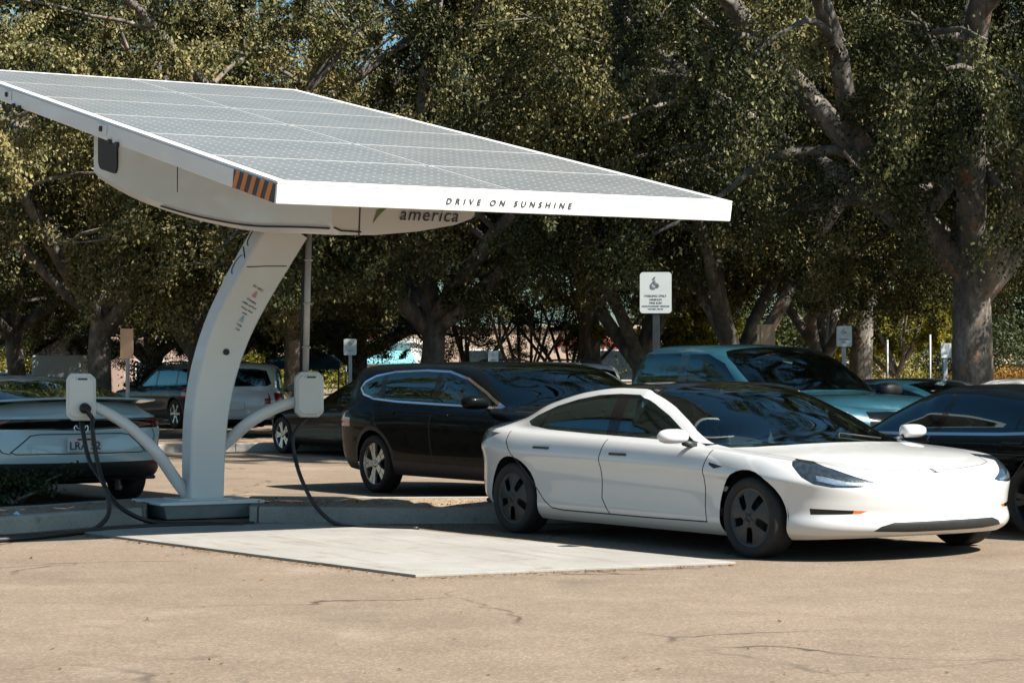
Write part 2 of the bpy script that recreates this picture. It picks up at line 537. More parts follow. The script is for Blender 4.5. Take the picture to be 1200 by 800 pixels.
def make_wheel(parent, loc, r, w, side, style, rimmat):
    """a wheel (tyre, rim, hub cap); side +1 faces +Y"""
    t = MB(); hw = w/2
    rr = r*.735
    t.lathe([(rr*.97, -hw*.82), (rr*1.02, -hw*.95), (r*.86, -hw*1.0), (r*.95, -hw*.93), (r*.99, -hw*.75), (r, -hw*.5), (r, hw*.5), (r*.99, hw*.75),
             (r*.95, hw*.93), (r*.86, hw*1.0), (rr*1.02, hw*.95), (rr*.97, hw*.82)], n=56)
    wroot = t.build('wheel', M['tyre'], parent)
    wroot.location = loc
    if side < 0: wroot.rotation_euler = (0, 0, PI)
    m = MB()
    m.lathe([(rr*.97, -hw*.8), (rr*.93, -hw*.6), (rr*.92, hw*.55), (rr*.965, hw*.80), (rr*1.0, hw*.86), (rr*1.0, hw*.80)], n=48)
    d = MB()
    d.lathe([(0.001, hw*.10), (rr*.62, hw*.10), (rr*.62, hw*.02)], n=32)   # brake disc
    if style == 'cover':
        # smooth aero cover: a domed disc with five swept slots
        nseg, nr_ = 100, 12
        for k in range(5):
            a0 = 2*PI*k/5+.3
            for (r0, r1, wa, wb) in ((.10, .97, .50, .98),):
                pts = []
                for j in range(nr_+1):
                    q = r0+(r1-r0)*j/nr_
                    ww = .22+.28*q
                    if q < .34: ww = .63
                    sw = .18*(q-.5)
                    pts.append((q, a0+sw-ww, a0+sw+ww))
                for j in range(nr_):
                    (q0, l0, h0), (q1, l1, h1) = pts[j], pts[j+1]
                    ms = 6
                    for s in range(ms):
                        def P(q, l, h, u):
                            aa = l+(h-l)*u
                            return (rr*q*math.cos(aa), hw*(.97-.16*q*q)-.004*abs(2*u-1)**3, rr*q*math.sin(aa))
                        m.add([P(q0, l0, h0, s/ms), P(q0, l0, h0, (s+1)/ms), P(q1, l1, h1, (s+1)/ms), P(q1, l1, h1, s/ms)], [(3, 2, 1, 0)], 0, True)
        m.lathe([(.001, hw*.99), (rr*.14, hw*.98), (rr*.16, hw*.90)], n=24)
        m.lathe([(rr*.84, hw*.70), (rr*.90, hw*.84), (rr*.99, hw*.84)], n=48)
    else:
        nsp = {'five': 5, 'twin': 10, 'six': 6}[style]
        for k in range(nsp):
            if style == 'twin': a = 2*PI*(k//2)/5+(.16 if k % 2 else -.16)
            else: a = 2*PI*k/nsp
            for q0, q1, w0, w1 in ((.12, .55, .11, .085), (.55, .98, .085, .12)):
                ca, sa = math.cos(a), math.sin(a)
                h0, h1 = hw*(.72+.0*q0), hw*.76
                def P(q, ww, h): return (rr*(q*ca-ww*sa), h, rr*(q*sa+ww*ca))
                vs = [P(q0, -w0, h0), P(q0, w0, h0), P(q1, w1, h1), P(q1, -w1, h1), P(q0, -w0*1.2, h0-.03), P(q0, w0*1.2, h0-.03), P(q1, w1*1.2, h1-.03), P(q1, -w1*1.2, h1-.03)]
                m.add(vs, [(3, 2, 1, 0), (0, 1, 5, 4), (2, 3, 7, 6), (1, 2, 6, 5), (3, 0, 4, 7)], 0)
        m.lathe([(.001, hw*.86), (rr*.13, hw*.84), (rr*.2, hw*.70), (rr*.2, hw*.3)], n=24)
    d.build('brake_disc', M['dark_plastic'], wroot)
    m.build('rim', rimmat, wroot, fix=False if style == 'cover' else True)
    return wroot

def circle_poly(cx, cz, r, n=22, flat=None):
    out = []
    for k in range(n):
        a = 2*PI*k/n; out.append((cx+r*math.cos(a), cz+r*math.sin(a)))
    return out

def make_car(S, name):
    """builds a car in its own frame: x forward from the front axle, z up; scaled by S['scale']; returns the root"""
    C = Car(S, S['scale']); sc = S['scale']
    root = empty(name, (0, 0, 0))
    P = S['paint']
    ra, wr = S['rear_axle'], S['wheel_r']
    wrz = wr/sc[2]*sc[2]
    # wheel arches
    for ax, ar in ((0, S['arch_r'][0]), (ra, S['arch_r'][1])):
        poly = [(ax+ar/sc[0]*math.cos(a), S['axle_z']+ar/sc[2]*math.sin(a)) for a in np.linspace(-.9, PI+.9, 26)]
        if S.get('arch_trim'):
            k = S['arch_trim']
            C.cut('cladding', [(ax+(ar+k)/sc[0]*math.cos(a), S['axle_z']+(ar+k)/sc[2]*math.sin(a)) for a in np.linspace(-.9, PI+.9, 26)], 'side', up=0)
        C.cut('hole', poly, 'side', up=0)
    for args in S['cuts']:
        kw = args[3] if len(args) > 3 else {}
        if args[2] == 'skin': C.cut_top(args[0], args[1], **kw)
        else: C.cut(args[0], args[1], args[2], **kw)
    for args in S.get('lines', []):
        kw = args[4] if len(args) > 4 else {}
        C.line(args[0], args[1], args[2], args[3], **kw)
    mats = S['mats']
    done = {'hole'}
    C.part('body', 'body', P, root)
    for reg, (pname, m, sided) in mats.items():
        done.add(reg)
        m = M[m] if isinstance(m, str) else m
        if sided:
            for s in (1, -1): C.part(reg, pname, m, root, s)
        else: C.part(reg, pname, m, root)
    for r in C.regs:
        if r not in done and r != 'body': print('car region unused', name, r)
    # arch liners and floor
    ln = MB(); Wd = S['W']/2*sc[1]
    for ax, ar in ((0, S['arch_r'][0]), (ra, S['arch_r'][1])):
        for s in (1, -1):
            n = 16; rim = []
            for k in range(n+1):
                a = -.15+(PI+.3)*k/n
                rim.append((ax*sc[0]+(ar+.012)*math.cos(a), S['axle_z']*sc[2]+(ar+.012)*math.sin(a)))
            for k in range(n):
                (x0, z0), (x1, z1) = rim[k], rim[k+1]
                ln.add([(x0, s*Wd*S.get('liner', .93), z0), (x1, s*Wd*S.get('liner', .93), z1), (x1, s*Wd*.55, z1), (x0, s*Wd*.55, z0)], [(0, 1, 2, 3)], 0, True)
            ln.add([(x, s*Wd*.55, z) for x, z in rim], [tuple(range(n+1))], 0)
    z0 = (S['floor_z'])*sc[2]
    ln.add([((S['xr']+.45)*sc[0], -Wd*.55, z0), ((S['xf']-.3)*sc[0], -Wd*.55, z0), ((S['xf']-.3)*sc[0], Wd*.55, z0), ((S['xr']+.45)*sc[0], Wd*.55, z0)], [(0, 1, 2, 3)])
    ln.add([(ra*sc[0]+.42, -Wd*.88, z0), (-.42, -Wd*.88, z0), (-.42, Wd*.88, z0), (ra*sc[0]+.42, Wd*.88, z0)], [(0, 1, 2, 3)])
    ln.build('underbody', M['dark_plastic'], root, fix=False)
    # wheels
    ww = S.get('wheel_w', .225)
    for ax in (0, ra):
        for s in (1, -1):
            make_wheel(root, (ax*sc[0], s*(Wd*S.get('track', .975)-ww/2), wr), wr, ww, s, S['wheel_style'], S['rim'])
    # cabin
    if S.get('cabin'):
        cb = S['cabin']    # dash x, seat rows x, seat base z, width
        sw = S['W']/2
        d = MB()
        d.box(((cb['dash']-.02)*sc[0], 0, (cb['z']+.28)*sc[2]), (.5*sc[0], sw*1.62*sc[1], .16*sc[2]))
        d.box(((cb['dash']-1.4)*sc[0], 0, (cb['z']-.08)*sc[2]), (2.9*sc[0], sw*1.7*sc[1], .04))
        d.box(((cb['dash']-.55)*sc[0], 0, (cb['z']+.06)*sc[2]), (.9*sc[0], .25*sc[1], .25*sc[2]))
        d.build('dashboard', M['interior'], root, bevel=.03)
        sx = (cb['dash']-.42)*sc[0]
        st = MB(); yy = .38*sw/.92*sc[1]*cb.get('drive', 1)
        ring = [(sx+.05*math.sin(a)*1., yy+.18*math.cos(a), (cb['z']+.33)*sc[2]+.17*math.sin(a)) for a in np.linspace(0, 2*PI, 25)]
        st.tube(ring, .014, 8, caps=False); st.tube([(sx-.02, yy, (cb['z']+.33)*sc[2]), (sx+.25, yy, (cb['z']+.3)*sc[2])], .03, 8)
        st.tube([ring[0], (sx, yy, (cb['z']+.33)*sc[2]), ring[12]], .016, 6)
        st.build('steering_wheel', M['interior'], root)
        if cb.get('screen'):
            s2 = MB(); s2.box(((cb['dash']-.33)*sc[0], 0, (cb['z']+.42)*sc[2]), (.03, .38*sc[1], .22*sc[2]))
            s2.build('touchscreen', M['gloss_black'], root, bevel=.008)
        for rx in cb['rows']:
            for s in (1, -1):
                b = MB(); y = s*.39*sw/.92*sc[1]; w = .50*sc[1]*sw/.92; z = cb['z']
                def X(x): return (rx+x)*sc[0]
                b.box((X(.22), y, (z+.12)*sc[2]), (.5*sc[0], w, .16*sc[2]))
                q = Matrix.Rotation(rad(-14), 3, 'Y')
                b.box((X(-.07), y, (z+.42)*sc[2]), (.14*sc[0], w*.96, .58*sc[2]), mat=q, taper=.82)
                b.box((X(-.17), y, (z+.80)*sc[2]), (.10*sc[0], w*.5, .19*sc[2]), mat=q, taper=.85)
                b.build('seat', M['seat_trim'], root, bevel=.045, seg=3)
    # mirrors
    if S.get('mirror'):
        mx, mz, ms = S['mirror']
        y0, _ = C.y_at(mx, mz-.08)
        for s in (1, -1):
            b = MB(); cx, cz = mx*sc[0], (mz+.02)*sc[2]; yb = y0*sc[1]
            L_, Hh = .21*ms, .145*ms
            ycen = yb+.15*sc[1]
            # housing: rounded shell, narrower at the outer end and pointed forward
            rings = []
            for u in np.linspace(0, 1, 9):
                yy = ycen+(-.12+.25*u)*ms*sc[1]
                k = (1-(2*abs(u-.42)/1.2)**3)**.5 if abs(u-.42) < .6 else .2
                k = max(.25, k)
                rings.append([(cx-.02+L_*.5*k*(math.cos(a) if math.cos(a) > 0 else .55*math.cos(a)), s*yy, cz+Hh*.5*k*np.sign(math.sin(a))*abs(math.sin(a))**.7) for a in np.linspace(0, 2*PI, 17)[:-1]])
            vs = [p for r in rings for p in r]; n = 16
            fc = [(i*n+k, i*n+(k+1) % n, (i+1)*n+(k+1) % n, (i+1)*n+k) for i in range(8) for k in range(n)]+[tuple(range(n)), tuple(range(8*n, 9*n))]
            b.add(vs, fc, 0, True)
            o = b.build('side_mirror', [S.get('mirror_mat', P)], root)
            a = MB(); a.tube([(cx-.01, s*(yb-.04), cz-.075), (cx-.02, s*(yb+.07), cz-.05)], [.028, .024], 8); a.build('mirror_arm', M['dark_plastic'], o)
    # door handles
    for hx, hz in S.get('handles', []):
        y, nn = C.y_at(hx, hz)
        for s in (1, -1):
            b = MB()
            b.box((hx*sc[0], s*(y*sc[1]+.004), hz*sc[2]), (.21*sc[0], .022 if not S.get('flush') else .012, .030*sc[2] if not S.get('flush') else .021))
            b.build('door_handle', [S.get('handle_mat', P)], root, bevel=.006)
    if S.get('extra'): S['extra'](root, C, sc)
    C.bm.free()
    return root
# ---------------------------------------------------------------- the white electric sedan
WF = [(0, .90), (.06, .945), (.18, .972), (.34, .968), (.5, .966), (.66, .98), (.76, 1.0), (.86, .985), (.94, .962), (1, .93)]
SEC = [(1, 0), (.975, .012), (.945, .05), (.905, .28), (.845, .56), (.775, .77), (.70, .885), (.58, .945), (.40, .978), (.2, .995), (0, 1)]
def dims(sc, wr): return dict(scale=sc, wheel_r=wr, axle_z=wr/sc[2])

def sedan_extra(root, C, sc):
    b = MB()   # nose badge: a T with a curved bar
    x, z = .695, C.z_at(.695, .0)
    dz = (C.z_at(.735, 0)-C.z_at(.655, 0))/.08*sc[2]/sc[0]
    ex = Vector((0, 1, 0)); ey = Vector((1, 0, dz)).normalized()*-1; ez = Vector((dz, 0, -1)).normalized()*-1
    o = Vector((x*sc[0], 0, z*sc[2]+.002))
    b.prism([(-.034, -.030), (.034, -.030), (.036, -.022), (.012, -.020), (.005, .045), (-.005, .045), (-.012, -.020), (-.036, -.022)], o, ex, -ey*-1, ez*.004)
    b.build('badge', M['chrome'], root)
    w = MB()
    for yy, L in ((.30, .62), (-.30, .55)):
        pts = [(x, y, C.z_at(x, y)+.018) for x, y in ((-.20, yy), (-.32, yy-.25), (-.36, yy-L))]
        w.tube([(p[0]*sc[0], p[1]*sc[1], p[2]*sc[2]) for p in pts], .009, 6)
    w.build('windshield_wiper', M['dark_plastic'], root)

sc1 = (1.05, 1.26, .89)
TES = dict(dims(sc1, .300), paint=M['white_paint'], res=(26, 150, 34, 40, 44), W=1.88, xf=.85, xr=-3.86, xa=.02, xb=-3.05, rear_axle=-2.875,
    wf=WF, nose=[(0, -.08), (.1, -.005), (.22, .004), (.34, -.028), (.5, -.012), (.66, -.006), (.82, -.04), (.92, -.08), (1, -.15)],
    tail=[(0, .16), (.15, .05), (.4, 0), (.7, .01), (.9, .02), (1, .05)],
    zb=[(-3.86, .36), (-3.5, .26), (-3.1, .19), (-2.4, .16), (-.5, .16), (.3, .17), (.84, .20)],
    zs=[(-3.86, .98), (-3.5, .985), (-2.8, .965), (-2.0, .94), (-1.0, .905), (-.45, .88), (0, .845), (.4, .805), (.65, .76), (.84, .712)],
    zc=[(-3.86, 1.02), (-3.7, 1.085), (-3.5, 1.09), (-3.3, 1.13), (-2.9, 1.265), (-2.4, 1.395), (-2.0, 1.44), (-1.65, 1.443), (-1.3, 1.385), (-.82, 1.20), (-.30, .975), (-.12, .925), (0, .902), (.35, .852), (.6, .80), (.78, .74), (.84, .712)],
    wx=[(-3.86, .95), (-3.2, .985), (-2.6, 1.0), (-1.4, .985), (-.6, .985), (0, 1.0), (.5, .985), (.84, .97)],
    sec=SEC, crown=2.8, sweep_f=.30, sweep_r=.12, flare=.022, front_exp=(2.75, 2.15), rear_exp=(2.8, 2.0),
    arch_r=(.352, .352), floor_z=.2, wheel_style='cover', rim=M['rim_dark'], wheel_w=.225, track=.985,
    cabin=dict(dash=-.62, rows=(-1.75, -2.55), z=.36, screen=True), mirror=(-.70, .965, .78), handles=[(-1.50, .80), (-2.46, .825)], flush=True, handle_mat=M['gloss_black'], extra=sedan_extra,
    cuts=[
        ('side_glass', [(-.50, .915), (-1.3, .945), (-2.0, .967), (-2.55, .99), (-2.80, 1.02), (-2.88, 1.06), ('fy', -2.80, .86), ('fy', -2.6, .815), ('fy', -2.35, .79), ('fy', -2.1, .775), ('fy', -1.85, .77), ('fy', -1.6, .775), ('fy', -1.4, .79), ('fy', -1.2, .82), ('fy', -1.0, .865), ('fy', -.8, .91), ('fy', -.62, .945), (-.5, .93)], 'side', dict(up=1, facing=.02)),
        ('trim_a', [(-1.66, .93), (-1.80, .93), (-1.84, 1.40), (-1.70, 1.40)], 'side', dict(up=1, only=['side_glass'], facing=.02)),
        ('trim_b', [(-2.66, .93), (-2.69, .93), (-2.64, 1.40), (-2.61, 1.40)], 'side', dict(up=1, only=['side_glass'], facing=.02)),
        ('trim_c', [(-.93, .9), (-.96, .9), (-.96, 1.30), (-.93, 1.30)], 'side', dict(up=1, only=['side_glass'], facing=.02)),
        ('windshield', [(-.13, -.06), (-.13, 0), (-.15, .3), (-.20, .55), (-.29, .76), (-.40, .895), (-.6, .885), (-.85, .84), (-1.0, .80), (-1.2, .755), (-1.45, .72), (-1.45, -.06)], 'skin', dict(only=['body'])),
        ('roof_glass', [(-1.45, -.06), (-1.45, .72), (-1.9, .70), (-2.35, .70), (-2.35, -.06)], 'skin', dict(only=['body'])),
        ('rear_glass', [(-2.35, -.06), (-2.35, .70), (-2.8, .70), (-3.12, .68), (-3.24, .5), (-3.30, .3), (-3.33, 0), (-3.33, -.06)], 'skin', dict(only=['body'])),
        # lamps and openings of the nose
        ('headlight', [(.32, .825), (.2, .805), (.05, .750), (-.10, .685), (-.235, .634), (-.20, .615), (-.08, .602), (.05, .605), (.16, .630), (.24, .685), (.31, .775)], 48, dict(facing=.1)),
        ('reflector', [(.14, .66), (.02, .625), (-.17, .618), (-.17, .634), (-.04, .650), (.08, .685), (.15, .70)], 48, dict(only=['headlight'], facing=.1)),
        ('fog_slot', [(.19, .435), (0, .425), (-.16, .415), (-.12, .392), (0, .388), (.185, .385)], 48, dict(up=0, facing=.1)),
        ('indicator', [(-.09, .44), (-.18, .44), (-.18, .38), (-.07, .38)], 48, dict(only=['fog_slot'], facing=.1)),
        ('lower_grille', [(0, .325), (.40, .322), (.48, .29), (.52, .25), (.3, .238), (0, .238)], 'front', dict(up=0, facing=.2)),
        ('taillight', [(-3.10, .945), (-3.5, .965), (-3.9, .96), (-3.9, .82), (-3.6, .80), (-3.42, .83), (-3.22, .90)], 'side', dict(up=0, facing=.05)),
        ('camera_pod', [(-.26, .745), (-.43, .775), (-.43, .755), (-.36, .725)], 'side', dict(up=0)),
    ],
    lines=[
        ('gap', [(-.46, .90), (-.49, .70), (-.50, .40), (-.48, .27)], .011, 'side', dict(up=0)),
        ('gap', [(-.48, .27), (-1.2, .262), (-2.2, .262), (-2.35, .275)], .012, 'side', dict(up=0)),
        ('gap', [(-1.70, .95), (-1.72, .75), (-1.72, .40), (-1.66, .31), (-1.62, .265)], .011, 'side', dict(up=0)),
        ('gap', [(-2.98, 1.0), (-2.95, .87), (-2.83, .74), (-2.62, .52), (-2.45, .34), (-2.35, .275)], .011, 'side', dict(up=0)),
        ('gap', [(.66, 0), (.645, .25), (.58, .50), (.52, .60), (.30, .70), (.0, .765), (-.35, .79)], .006, 'top', dict(facing=.3)),
    ],
    mats={'side_glass': ('window', 'glass', True), 'trim_a': ('pillar_trim', 'gloss_black', True), 'trim_b': ('pillar_trim', 'gloss_black', True), 'trim_c': ('pillar_trim', 'gloss_black', True), 'windshield': ('windshield', 'windshield_glass', False), 'roof_glass': ('roof', 'gloss_black', False),
        'rear_glass': ('rear_window', 'glass_dark', False), 'headlight': ('headlight', 'lamp_dark', True), 'reflector': ('headlight_reflector', 'lamp_chrome', True), 'indicator': ('indicator', 'lens_amber', True), 'fog_slot': ('fog_light', 'gloss_black', True),
        'lower_grille': ('grille', 'dark_plastic', False), 'taillight': ('taillight', 'lamp_dark', True), 'camera_pod': ('side_camera', 'gloss_black', True), 'gap': ('panel_seam', 'seam', False)})

# ---------------------------------------------------------------- the other cars
LOW = (14, 64, 16, 20, 26)
def common(side_mats=None, **k):
    m = {'side_glass': ('window', 'glass_dark', True), 'trim_a': ('pillar_trim', 'gloss_black', True), 'trim_b': ('pillar_trim', 'gloss_black', True), 'trim_c': ('pillar_trim', 'gloss_black', True), 'windshield': ('windshield', 'windshield_glass', False), 'rear_glass': ('rear_window', 'glass_dark', False),
         'headlight': ('headlight', 'lamp_chrome', True), 'grille': ('grille', 'gloss_black', False), 'taillight': ('taillight', 'lens_red', True), 'gap': ('panel_seam', 'seam', False),
         'bright': ('window_trim', 'chrome', True), 'cladding': ('cladding', 'dark_plastic', False), 'rear_black': ('rear_panel', 'gloss_black', False), 'valance': ('valance', 'dark_plastic', False)}
    m.update(k); return m
def rack(x0, x1, dy):
    def f(root, C, sc):
        for s in (1, -1):
            b = MB(); pts = [(x, C.z_at(x, dy)) for x in np.linspace(x0, x1, 8)]
            b.tube([(x*sc[0], s*dy*sc[1], z*sc[2]+(.055 if 0 < i < 7 else .01)) for i, (x, z) in enumerate(pts)], .018, 8)
            b.build('roof_rail', M['dark_plastic'], root)
    return f
def suv(paint, sc=(1.05, 1.24, .85), wr=.325, W=1.89, glass='glass_dark', bright=True, boxy=False, **kw):
    dlo = [(-.56, 1.155), (-1.5, 1.175), (-2.4, 1.20), (-2.9, 1.235), (-3.12, 1.29), (-3.2, 1.37), (-3.14, 1.45), (-2.95, 1.53), (-2.6, 1.585), (-2.0, 1.605), (-1.55, 1.59), (-1.2, 1.50), (-.85, 1.33)]
    S = dict(dims(sc, wr), paint=M[paint], res=LOW, W=W, xf=.93, xr=-3.84, xa=.15, xb=-3.2, rear_axle=-2.765,
        wf=[(0, .92), (.1, .955), (.3, .975), (.55, .985), (.75, 1.0), (.9, .985), (1, .95)],
        nose=[(0, -.10), (.15, -.02), (.4, 0), (.7, -.02), (.88, -.08), (1, -.16)], tail=[(0, .12), (.2, .02), (.5, 0), (.8, .02), (1, .06)],
        zb=[(-3.84, .40), (-3.3, .29), (-2.3, .25), (-.5, .25), (.5, .26), (.93, .32)],
        zs=[(-3.84, 1.14), (-3, 1.155), (-2, 1.14), (-1, 1.12), (-.3, 1.10), (.3, 1.07), (.7, 1.02), (.93, .94)],
        zc=[(-3.84, 1.17), (-3.80, 1.23), (-3.70, 1.50), (-3.60, 1.635), (-3.4, 1.69), (-2.9, 1.71), (-2.2, 1.72), (-1.5, 1.71), (-1.12, 1.65), (-.78, 1.49), (-.3, 1.21), (-.15, 1.17), (.3, 1.13), (.7, 1.07), (.93, .96)],
        zsm=.07, wx=[(-3.84, .97), (-3, 1), (0, 1), (.93, .97)], sec=[(1, 0), (.98, .012), (.965, .05), (.94, .30), (.905, .58), (.86, .80), (.80, .91), (.66, .965), (.4, .985), (.2, .997), (0, 1)],
        sweep_f=.22, sweep_r=.08, rear_exp=(3.6, 2.), front_exp=(2.6, 2.), arch_r=(.375, .375), arch_trim=.045, floor_z=.3, wheel_style='twin', rim=M['alloy'], track=.985,
        mirror=(-.66, 1.20, 1.0), handles=[(-1.42, 1.04), (-2.45, 1.06)], cabin=dict(dash=-.75, rows=(-1.7, -2.6), z=.62),
        cuts=[('side_glass', dlo, 'side', dict(up=1, facing=.02)),
              ('trim_a', [(-1.60, 1.0), (-1.71, 1.0), (-1.75, 1.6), (-1.65, 1.6)], 'side', dict(up=1, only=['side_glass'], facing=.02)),
              ('trim_b', [(-2.64, 1.0), (-2.74, 1.0), (-2.80, 1.6), (-2.70, 1.6)], 'side', dict(up=1, only=['side_glass'], facing=.02)),
              ('windshield', [(-.26, -.06), (-.26, 0), (-.30, .4), (-.38, .7), (-.47, .87), (-.8, .82), (-1.1, .755), (-1.24, .70), (-1.28, .4), (-1.28, -.06)], 'skin', dict(only=['body'])),
              ('rear_glass', [(-.1, 1.20), (.62, 1.21), (.70, 1.26), (.60, 1.55), (.4, 1.59), (-.1, 1.60)], 'rear', dict(up=1, facing=.12)),
              ('headlight', [(.42, .80), (.25, .82), (-.02, .76), (-.04, .70), (.2, .68), (.40, .70)], 46, dict(up=0, facing=.1)),
              ('grille', [(0, .78), (.48, .77), (.52, .66), (.40, .48), (0, .45)], 'front', dict(up=0, facing=.2)),
              ('taillight', [(-3.30, 1.06), (-3.9, 1.07), (-3.9, .84), (-3.66, .86), (-3.55, .97)], 'side', dict(up=0, facing=.35)),
              ('taillight', [(.52, 1.05), (.95, 1.05), (.95, .86), (.72, .87)], 'rear', dict(up=0, facing=.1)),
              ('cladding', [(-4, .2), (-4, .50), (-3.3, .44), (.3, .42), (1, .48), (1, .2)], 'side', dict(up=0, facing=-.05, only=['body']))],
        lines=[('gap', [(-.45, 1.0), (-.52, .7), (-.5, .42)], .014, 'side', dict(up=0)), ('gap', [(-1.64, 1.05), (-1.66, .7), (-1.62, .42)], .014, 'side', dict(up=0)),
               ('gap', [(-2.76, 1.08), (-2.68, .9), (-2.42, .62), (-2.3, .42)], .014, 'side', dict(up=0)), ('gap', [(-.5, .42), (-2.3, .42)], .014, 'side', dict(up=0)),
               ('gap', [(.80, -.05), (.76, .4), (.62, .62), (.1, .78), (-.3, .82)], .014, 'top', dict(facing=.3))],
        mats=common(**{'side_glass': ('window', glass, True)}))
    if bright: S['lines'] += [('bright', dlo+[dlo[0]], .026, 'side', dict(up=1, facing=.0))]
    S.update(kw)
    return S
def sedan(paint, sc=(1.05, 1.22, .86), wr=.30, W=1.84, bright=True, **kw):
    dlo = [(-.62, .955), (-1.5, .965), (-2.4, .985), (-2.72, 1.0), (-3.02, 1.09), (-2.98, 1.13), (-2.75, 1.22), (-2.45, 1.30), (-2.0, 1.355), (-1.6, 1.355), (-1.3, 1.29), (-1.0, 1.17)]
    S = dict(dims(sc, wr), paint=M[paint], res=LOW, W=W, xf=.90, xr=-3.90, xa=.1, xb=-3.2, rear_axle=-2.83,
        wf=WF, nose=[(0, -.10), (.12, -.02), (.3, 0), (.6, -.01), (.8, -.06), (1, -.18)], tail=[(0, .16), (.15, .04), (.4, 0), (.8, .02), (1, .06)],
        zb=[(-3.9, .36), (-3.4, .24), (-2.4, .18), (-.5, .18), (.3, .19), (.9, .24)],
        zs=[(-3.9, .98), (-3, .975), (-2, .955), (-1, .93), (-.45, .91), (0, .88), (.4, .83), (.7, .77), (.9, .70)],
        zc=[(-3.9, 1.03), (-3.75, 1.10), (-3.4, 1.12), (-3.15, 1.15), (-2.8, 1.29), (-2.4, 1.41), (-2.0, 1.455), (-1.6, 1.455), (-1.25, 1.39), (-.9, 1.22), (-.45, 1.0), (-.3, .97), (0, .94), (.4, .88), (.7, .81), (.9, .72)],
        zsm=.1, wx=[(-3.9, .96), (-3, 1), (0, 1), (.9, .97)], sec=SEC, sweep_f=.25, sweep_r=.12, arch_r=(.345, .345), floor_z=.24, wheel_style='twin', rim=M['alloy'], track=.985,
        mirror=(-.72, .99, .85), handles=[(-1.6, .88), (-2.6, .90)], cabin=dict(dash=-.75, rows=(-1.75, -2.6), z=.38), crown=2.8,
        cuts=[('side_glass', dlo, 'side', dict(up=1, facing=.02)),
              ('trim_a', [(-1.62, .9), (-1.70, .9), (-1.84, 1.45), (-1.76, 1.45)], 'side', dict(up=1, only=['side_glass'], facing=.02)),
              ('trim_b', [(-2.50, .9), (-2.53, .9), (-2.60, 1.45), (-2.57, 1.45)], 'side', dict(up=1, only=['side_glass'], facing=.02)),
              ('windshield', [(-.42, -.06), (-.42, 0), (-.46, .4), (-.55, .75), (-.62, .86), (-.9, .76), (-1.15, .69), (-1.38, .65), (-1.38, -.06)], 'skin', dict(only=['body'])),
              ('rear_glass', [(-2.45, -.06), (-2.45, .62), (-3.02, .64), (-3.12, .4), (-3.15, -.06)], 'skin', dict(only=['body'])),
              ('headlight', [(.36, .79), (.15, .76), (-.12, .68), (-.10, .62), (.15, .62), (.36, .69)], 48, dict(facing=.1)),
              ('grille', [(0, .62), (.40, .61), (.44, .5), (.36, .40), (0, .38)], 'front', dict(up=0, facing=.2)),
              ('grille', [(0, .34), (.5, .34), (.56, .25), (0, .25)], 'front', dict(up=0, facing=.2)),
              ('taillight', [(.40, .92), (.95, .92), (.95, .77), (.52, .78)], 'rear', dict(up=0, facing=.3))],
        lines=[('gap', [(-.45, .90), (-.5, .7), (-.48, .27)], .012, 'side', dict(up=0)), ('gap', [(-1.66, .95), (-1.7, .7), (-1.62, .27)], .012, 'side', dict(up=0)),
               ('gap', [(-2.85, .97), (-2.8, .78), (-2.5, .45), (-2.35, .28)], .012, 'side', dict(up=0)), ('gap', [(-.48, .27), (-2.35, .28)], .012, 'side', dict(up=0)),
               ('gap', [(.74, -.05), (.70, .4), (.58, .6), (0, .78), (-.4, .8)], .012, 'top', dict(facing=.3))],
        mats=common())
    if bright: S['lines'] += [('bright', [(-.62, .945), (-1.5, .957), (-2.4, .977), (-2.74, .995), (-3.04, 1.085)], .028, 'side', dict(facing=.05))]
    S.update(kw); return S
